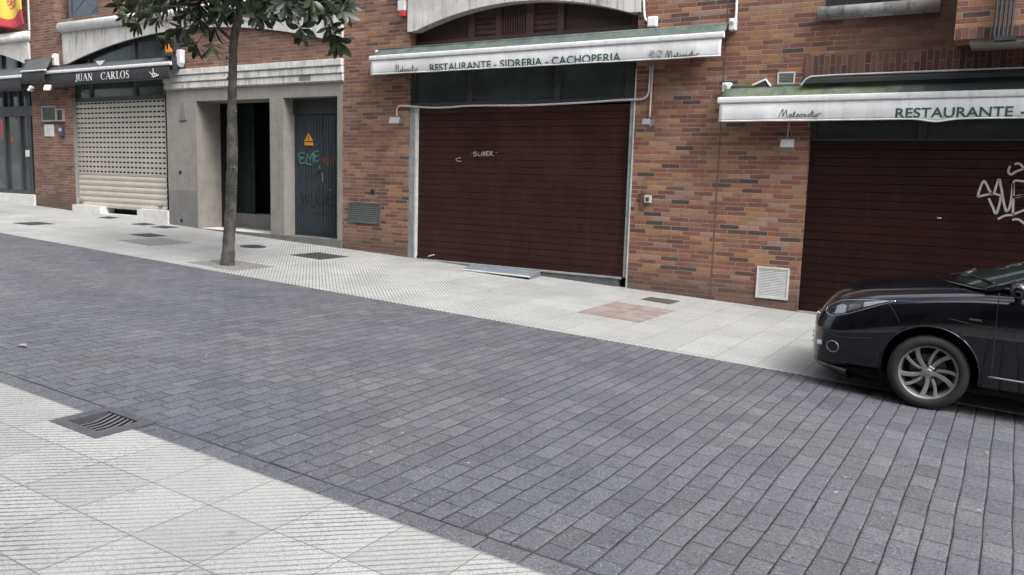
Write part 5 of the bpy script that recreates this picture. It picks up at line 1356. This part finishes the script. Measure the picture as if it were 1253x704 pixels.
def hit(o, d):
    h = BV.ray_cast(Vector(o), Vector(d)); return (h[0], h[1]) if h[0] is not None else (None, None)
def side_pt(x, z, s_=1, off=.003):
    h, n_ = hit((x, 2 * s_, z), (0, -s_, 0))
    if h is None: return None
    if n_.y * s_ < 0: n_ = -n_
    return h + n_ * off
def front_pt(y, z, off=.003):
    h, n_ = hit((3, y, z), (-1, 0, 0))
    if h is None: return None
    if n_.x < 0: n_ = -n_
    return h + n_ * off
def top_pt(x, y, off=.003):
    h, n_ = hit((x, y, 3), (0, 0, -1))
    if h is None: return None
    if n_.z < 0: n_ = -n_
    return h + n_ * off
def line_on(fn, pts, r, name, mat, k=6, parent=None, off=.0):
    q_ = [fn(*p_, off=off) for p_ in catmull(pts, k)]; q_ = [v for v in q_ if v is not None]
    return MB().tube(q_, r, 6).build(name, mat, parent or CAR, local=True, smooth=True)
def patch(fn, lo, hi, name, mat, parent=None, off=.003, k=5, nv=8, th=.0, th_off=None):
    """surface patch between two curves lying on the body"""
    A_, B_ = catmull(lo, k), catmull(hi, k); rows = []
    for (a0, a1), (b0, b1) in zip(A_, B_):
        r_ = [fn(a0 + (b0 - a0) * j / nv, a1 + (b1 - a1) * j / nv, off=off) for j in range(nv + 1)]
        rows.append(r_)
    good = [r_ for r_ in rows if all(v is not None for v in r_)]
    mb = MB().grid(good)
    return mb.build(name, mat, parent or CAR, local=True, smooth=True, solid=th)
def sidep(s_): return lambda x, z, off=.003: side_pt(x, z, s_, off)

for s_ in (1, -1):
    S_ = sidep(s_)
    # headlight: dark housing, bright reflectors, rim
    up_ = [(.87, .70), (.81, .748), (.72, .788), (.60, .815), (.48, .832), (.325, .850)]
    lo_ = [(.87, .665), (.81, .648), (.72, .672), (.60, .722), (.48, .778), (.325, .845)]
    hl = patch(S_, lo_, up_, 'headlight', MT['lampdark'], off=.002, nv=8)
    patch(S_, [(.69, .692), (.73, .682), (.785, .668)], [(.695, .755), (.73, .755), (.775, .735)], 'reflector', MT['lampwhite'], hl, .006)
    patch(S_, [(.575, .745), (.62, .73), (.67, .712)], [(.575, .782), (.62, .776), (.67, .765)], 'projector', MT['alloy'], hl, .006)
    patch(S_, [(.355, .843), (.45, .808), (.55, .762)], [(.355, .847), (.45, .828), (.55, .806)], 'indicator', MT['lampwhite'], hl, .006)
    q_ = [S_(*p_, off=.004) for p_ in catmull(up_ + list(reversed(lo_)) + [up_[0]], 5)]; q_ = [v for v in q_ if v is not None]
    MB().tube(q_, .0045, 6).build('rim', MT['chrome'], hl, local=True, smooth=True)
    patch(S_, lo_, up_, 'lens', MT['lens'], hl, off=.010, nv=8)
    # fog lamp ring and running light
    cx_, cz = .765, .385
    ellipse = [(cx_ + .052 * math.cos(a), cz + .048 * math.sin(a)) for a in [k_ * math.pi / 16 for k_ in range(33)]]
    q_ = [S_(*p_, off=.004) for p_ in ellipse]
    fg = MB().add([S_(cx_, cz, off=-.012)] + [v + Vector((0, -s_ * .004, 0)) for v in q_[:-1]], [(0, i + 1, (i + 1) % 32 + 1) for i in range(32)]).build('fog_lamp', MT['hole'], CAR, local=True)
    MB().tube(q_, .0048, 8).build('ring', MT['alloy'], fg, local=True, smooth=True)
    patch(S_, [(.865, .375), (.89, .372), (.915, .37)], [(.865, .415), (.89, .412), (.915, .405)], 'running_light', MT['lampwhite'], off=.005)
    # shut lines
    line_on(S_, [(-.425, 1.03), (-.43, .85), (-.44, .6), (-.45, .36)], .0042, 'door_gap', MT['hole'])
    line_on(S_, [(.40, .84), (.33, .80), (.27, .715), (.255, .69)], .003, 'wing_gap', MT['hole'])
    line_on(S_, [(.72, .30), (.55, .275), (.40, .27)], .004, 'bumper_line', MT['hole'])
    patch(S_, [(-.245, .787), (-.29, .787), (-.335, .787)], [(-.245, .803), (-.29, .803), (-.335, .803)], 'side_badge', MT['chrome'], off=.004)
    line_on(S_, [(-.43, .352), (-1.0, .352), (-1.7, .355), (-2.2, .36)], .008, 'sill_strip', MT['alloy'], off=.002)
    line_on(S_, [(.88, .50), (.78, .485), (.62, .49), (.45, .52)], .004, 'bumper_line', MT['hole'])
    line_on(S_, [(-.10, .775), (-.30, .752), (-.60, .742), (-1.4, .75)], .004, 'door_crease', MT['paint'])
    # bonnet edge gap
    line_on(lambda a, c_, off=0.: top_pt(a, c_ * s_, off), [(-.10, .70), (.10, .672), (.35, .64), (.60, .585), (.78, .50), (.86, .40)], .003, 'bonnet_gap', MT['hole'])
    # arch lip
    q_ = []
    for k_ in range(31):
        a = math.radians(-14 + 208 * k_ / 30); v = S_(.374 * math.cos(a), .318 + .374 * math.sin(a), off=.0)
        if v is not None: q_.append(v)
    MB().tube(q_, .007, 6).build('arch_lip', MT['paint'], CAR, local=True, smooth=True)
# arch liners
for s_ in (1, -1):
    for xw in (0, -2.64):
        l_ = MB(); rows = []
        for y in (.585, .86):
            rows.append([(xw + .366 * math.cos(math.radians(-20 + 220 * k_ / 30)), s_ * y, .318 + .366 * math.sin(math.radians(-20 + 220 * k_ / 30))) for k_ in range(31)])
        l_.grid(rows).build('arch_liner', MT['hole'], CAR, local=True)
# grille, lower intake, lip, plate, emblem
F_ = lambda y, z, off=.003: front_pt(y, z, off)
gr = patch(F_, [(-.42, .30), (0, .29), (.42, .30)], [(-.47, .45), (0, .47), (.47, .45)], 'lower_intake', MT['hole'], off=.003, k=8)
for zz in (.34, .385, .43): line_on(F_, [(-.44, zz), (0, zz), (.44, zz)], .006, 'slat', MT['trim'], parent=gr, off=.006)
ug = patch(F_, [(-.50, .57), (-.25, .565), (0, .56), (.25, .565), (.50, .57)], [(-.50, .61), (-.25, .63), (0, .64), (.25, .63), (.50, .61)], 'upper_grille', MT['hole'], off=.003, k=6)
line_on(F_, [(-.50, .615), (-.25, .637), (0, .648), (.25, .637), (.50, .615)], .006, 'trim_strip', MT['chrome'], parent=ug, off=.003)
b = MB()
dm = [(0, .775), (.062, .665), (0, .555), (-.062, .665), (0, .775)]
q_ = [Vector((1.022 - max(0, z - .52) * .62, y, z)) for y, z in dm]
b.tube([q_[0].lerp(q_[1], .0), q_[1], q_[2]], .015, 8); b.tube([q_[2], q_[3], q_[4]], .015, 8)
b.build('emblem', MT['chrome'], CAR, local=True, smooth=True)
b = MB(); b.box(1.022, 1.032, -.26, .26, .475, .585); pl_ = b.build('number_plate', MT['white'], CAR, local=True, bevel=.003)
lip = MB(); rows = []
for k_ in range(41):
    a = -1 + 2 * k_ / 40; y = .82 * a; x = 1.02 - .40 * abs(a) ** 2.8
    rows.append([(x - .05, y, .225), (x + .012, y, .205), (x + .016, y, .17), (x - .02, y, .135), (x - .28, y, .14)])
lip.grid(rows).build('front_lip', MT['paint'], CAR, local=True, smooth=True)
# underside
MB().box(-3.2, .75, -.72, .72, .17, .24).build('underbody', MT['hole'], CAR, local=True)

# wheels
def wheel(x, s_, steer):
    c = Vector((x, s_ * .80, .3055)); w = empty('wheel', (0, 0, 0)); w.parent = CAR
    w.location = c; w.rotation_euler = (0, 0, steer); w.scale = (.97, 1, .97); o = lambda v: v
    ax = (0, s_, 0)
    tp = [(.228, .085), (.236, .100), (.262, .106), (.290, .102), (.308, .086), (.3155, .05), (.316, 0), (.3155, -.05), (.308, -.086), (.290, -.102), (.236, -.1), (.228, -.085)]
    t_ = MB().lathe(tp, (0, 0, 0), ax, 64)
    ty = t_.build('tyre', MT['rubber'], w, local=True, smooth=True)
    tr = MB()
    for k_ in range(64):
        a = 2 * math.pi * k_ / 64
        for r0, y0, y1 in ((.3145, .055, .083), (.3165, .008, .046), (.3165, -.046, -.008)):
            d = Vector((math.cos(a), 0, math.sin(a))); e2 = Vector((-math.sin(a), 0, math.cos(a))) * .009
            v1 = [d * r0 - e2 + Vector((0, s_ * y0, 0)), d * r0 + e2 + Vector((0, s_ * y0, 0)), d * (r0 - (.006 if y1 > .06 else 0)) + e2 + Vector((0, s_ * y1, 0)), d * (r0 - (.006 if y1 > .06 else 0)) - e2 + Vector((0, s_ * y1, 0))]
            v2 = [v + d * .003 for v in v1]; tr.add(v1 + v2, [(4, 5, 6, 7), (0, 1, 5, 4), (1, 2, 6, 5), (2, 3, 7, 6), (3, 0, 4, 7)])
    tr.build('tread', MT['rubber'], w, local=True)
    rm = MB().lathe([(.19, -.07), (.205, .04), (.215, .075), (.222, .088), (.230, .090), (.232, .084), (.228, .070)], (0, 0, 0), ax, 64)
    rm.lathe([(0, .062), (.022, .062), (.028, .058), (.050, .055), (.062, .046), (.064, .03)], (0, 0, 0), ax, 40)
    f = lambda r_, a, y: Vector((r_ * math.cos(a) * -s_ * 1.0, s_ * y, r_ * math.sin(a)))
    def spoke(a0, curve, w0, w1):
        L_ = []; R_ = []; n_ = 10
        for k_ in range(n_ + 1):
            u_ = k_ / n_; r_ = .045 + .178 * u_; a = a0 + curve * (u_ ** 1.5); hw = (w0 + (w1 - w0) * u_) / 2 / max(r_, .03)
            y = .052 + .020 * u_ ** 1.3
            L_.append((r_, a - hw, y)); R_.append((r_, a + hw, y))
        i0 = len(rm.v)
        for l_, r2 in zip(L_, R_): rm.v += [f(*l_), f(*r2), f(r2[0], r2[1], r2[2] - .03), f(l_[0], l_[1], l_[2] - .03)]
        for k_ in range(n_):
            for j in range(4): rm.f.append((i0 + k_ * 4 + j, i0 + k_ * 4 + (j + 1) % 4, i0 + (k_ + 1) * 4 + (j + 1) % 4, i0 + (k_ + 1) * 4 + j))
    for k_ in range(5):
        a = 2 * math.pi * k_ / 5 + math.radians(62)
        spoke(a - .05, -.24, .032, .040); spoke(a + .46, -.26, .022, .030)
        # bridge joining the pair at the rim
        i0 = len(rm.v); bp = []
        for j in range(6):
            aa = a - .37 + .60 * j / 5
            bp.append([f(.212, aa, .073), f(.228, aa, .078), f(.228, aa, .05), f(.212, aa, .05)])
        rm.grid([r_ + [r_[0]] for r_ in bp])
    rm.build('rim', MT['alloy'], w, local=True, bevel=.003)
    for k_ in range(5):
        bo = MB(); a = 2 * math.pi * k_ / 5 + math.radians(98); c2 = f(.057, a, .0)
        bo.lathe([(0, .060), (.011, .060), (.012, .05)], c2, ax, 12); bo.build('wheel_bolt', MT['hole'], w, local=True)
    MB().lathe([(.0, .0), (.145, .0), (.15, -.01), (.15, -.03)], (0, 0, 0), ax, 40).build('brake_disc', MT['disc'], w, local=True)
    MB().lathe([(0, -.055), (.195, -.055), (.2, -.06)], (0, 0, 0), ax, 40).build('wheel_back', MT['hole'], w, local=True)
for x, s_, stv in ((0, 1, math.radians(4)), (0, -1, math.radians(4)), (-2.64, 1, 0), (-2.64, -1, 0)): wheel(x, s_, stv)

# glasshouse
def ws(u, v):                                             # windscreen: u across -1..1, v from cowl to roof
    y = u * (.76 - .19 * v); x = -.06 - 1.12 * v - .30 * (1 - .55 * v) * abs(u) ** 2.4; z = 1.035 + .40 * (max(v, 0) ** .92 + min(v, 0)) - .045 * v * u * u
    return Vector((x, y, z))
MB().grid([[ws(-1 + 2 * i / 20, j / 12) for i in range(21)] for j in range(13)]).build('windscreen', MT['carglass'], CAR, local=True, smooth=True)
TOPS = [(-1.48, .57, 1.39), (-1.9, .575, 1.41), (-2.4, .565, 1.39), (-2.9, .53, 1.30), (-3.2, .5, 1.18)]
e0 = ws(1, 1)
rf = []
for k_ in range(12):
    u = -1 + 2 * k_ / 11; rf.append([ws(u, 1)] + [Vector((x, u * y, z + .055 * (1 - u * u))) for x, y, z in TOPS] + [Vector((-3.3, u * .62, 1.06))])
MB().grid(rf).build('roof_panel', MT['paint'], CAR, local=True, smooth=True)
for s_ in (1, -1):
    base = [ws(s_, .06)] + [Vector((x, s_ * y, z)) for x, y, z in ((-.8, .80, 1.03), (-1.4, .80, 1.04), (-2.0, .80, 1.055), (-2.7, .78, 1.07), (-3.25, .64, 1.07))]
    topl = [ws(s_, .10), ws(s_, .55), ws(s_, 1.0)] + [Vector((x, s_ * y, z)) for x, y, z in TOPS[:-1]]
    bl = [Vector(p_) for p_ in catmull([tuple(v) for v in base], 6)]; tl = [Vector(p_) for p_ in catmull([tuple(v) for v in topl], 6)]
    N = 24; sm = lambda L_, u: L_[min(len(L_) - 1, int(u * (len(L_) - 1)))]
    def resamp(L_):
        d = [0]
        for a, c_ in zip(L_, L_[1:]): d.append(d[-1] + (c_ - a).length)
        out = []
        for k_ in range(N + 1):
            s2 = d[-1] * k_ / N; i = max(i for i in range(len(d)) if d[i] <= s2 + 1e-9); i = min(i, len(L_) - 2)
            out.append(L_[i].lerp(L_[i + 1], (s2 - d[i]) / max(1e-9, d[i + 1] - d[i])))
        return out
    MB().grid([[a.lerp(c_, j / 4) + Vector((0, -s_ * .006, 0)) for j in range(5)] for a, c_ in zip(resamp(bl), resamp(tl))]).build('side_window', MT['carglass'], CAR, local=True, smooth=True)
    # pillar and roof rail in body colour
    q_ = [ws(s_, v_) + Vector((0, s_ * .012, 0)) for v_ in [-.04 + .104 * k_ for k_ in range(11)]] + [Vector((x, s_ * (y + .012), z)) for x, y, z in TOPS]
    MB().tube(q_, .030, 10).build('pillar', MT['paint'], CAR, local=True, smooth=True)
    MB().tube([v + Vector((0, s_ * .012, -.004)) for v in bl], .013, 8).build('belt_strip', MT['trim'], CAR, local=True, smooth=True)
    MB().tube([ws(s_ * .97, v_ * .1) + Vector((0, 0, .004)) for v_ in range(11)], .012, 6).build('windscreen_seal', MT['trim'], CAR, local=True)
    # quarter triangle and mirror
    mr = MB(); pr = [(-.60, .075), (-.56, .10), (-.50, .085), (-.485, .03), (-.50, -.02), (-.55, -.045), (-.60, -.03)]
    c = Vector((0, s_ * 1.0, 1.035)); rows = []
    for yy, sc2 in ((-.10, .55), (-.085, .85), (-.02, 1.0), (.05, .95), (.085, .7), (.095, .3)):
        rows.append([(-.545 + (x + .545) * sc2, s_ * (1.0 + yy), 1.05 + z * sc2) for x, z in pr + [pr[0]]])
    mo = mr.grid(rows).build('door_mirror', MT['paint'], CAR, local=True, smooth=True)
    mb = MB(); mb.box(-.58, -.53, min(s_ * .80, s_ * .93), max(s_ * .80, s_ * .93), 1.015, 1.05); mb.build('mirror_arm', MT['trim'], mo, local=True, bevel=.01)
# cowl and wipers
MB().grid([[ws(-1 + 2 * i / 20, 0) + Vector((.10 * (1 - v), 0, -.008 + .0 * v)) for i in range(21)] for v in (0, .5, 1)]).build('cowl', MT['trim'], CAR, local=True)
for a, c_ in (((.05), .72), (-.55, .12)):
    p0 = ws(a / .76, .0) + Vector((.03, 0, .012)); p1 = ws((a + .1) / .76, .05) + Vector((0, 0, .03)); p2 = ws(c_ / .76 * .98, .065) + Vector((0, 0, .02))
    wp = MB().tube([p0, p1, p2], .009, 6).build('wiper', MT['trim'], CAR, local=True)
    MB().tube([ws(a / .76 + .05, .045) + Vector((0, 0, .012)), p2], .006, 6).build('blade', MT['lampgrey'], wp, local=True)
# door
#CAREND
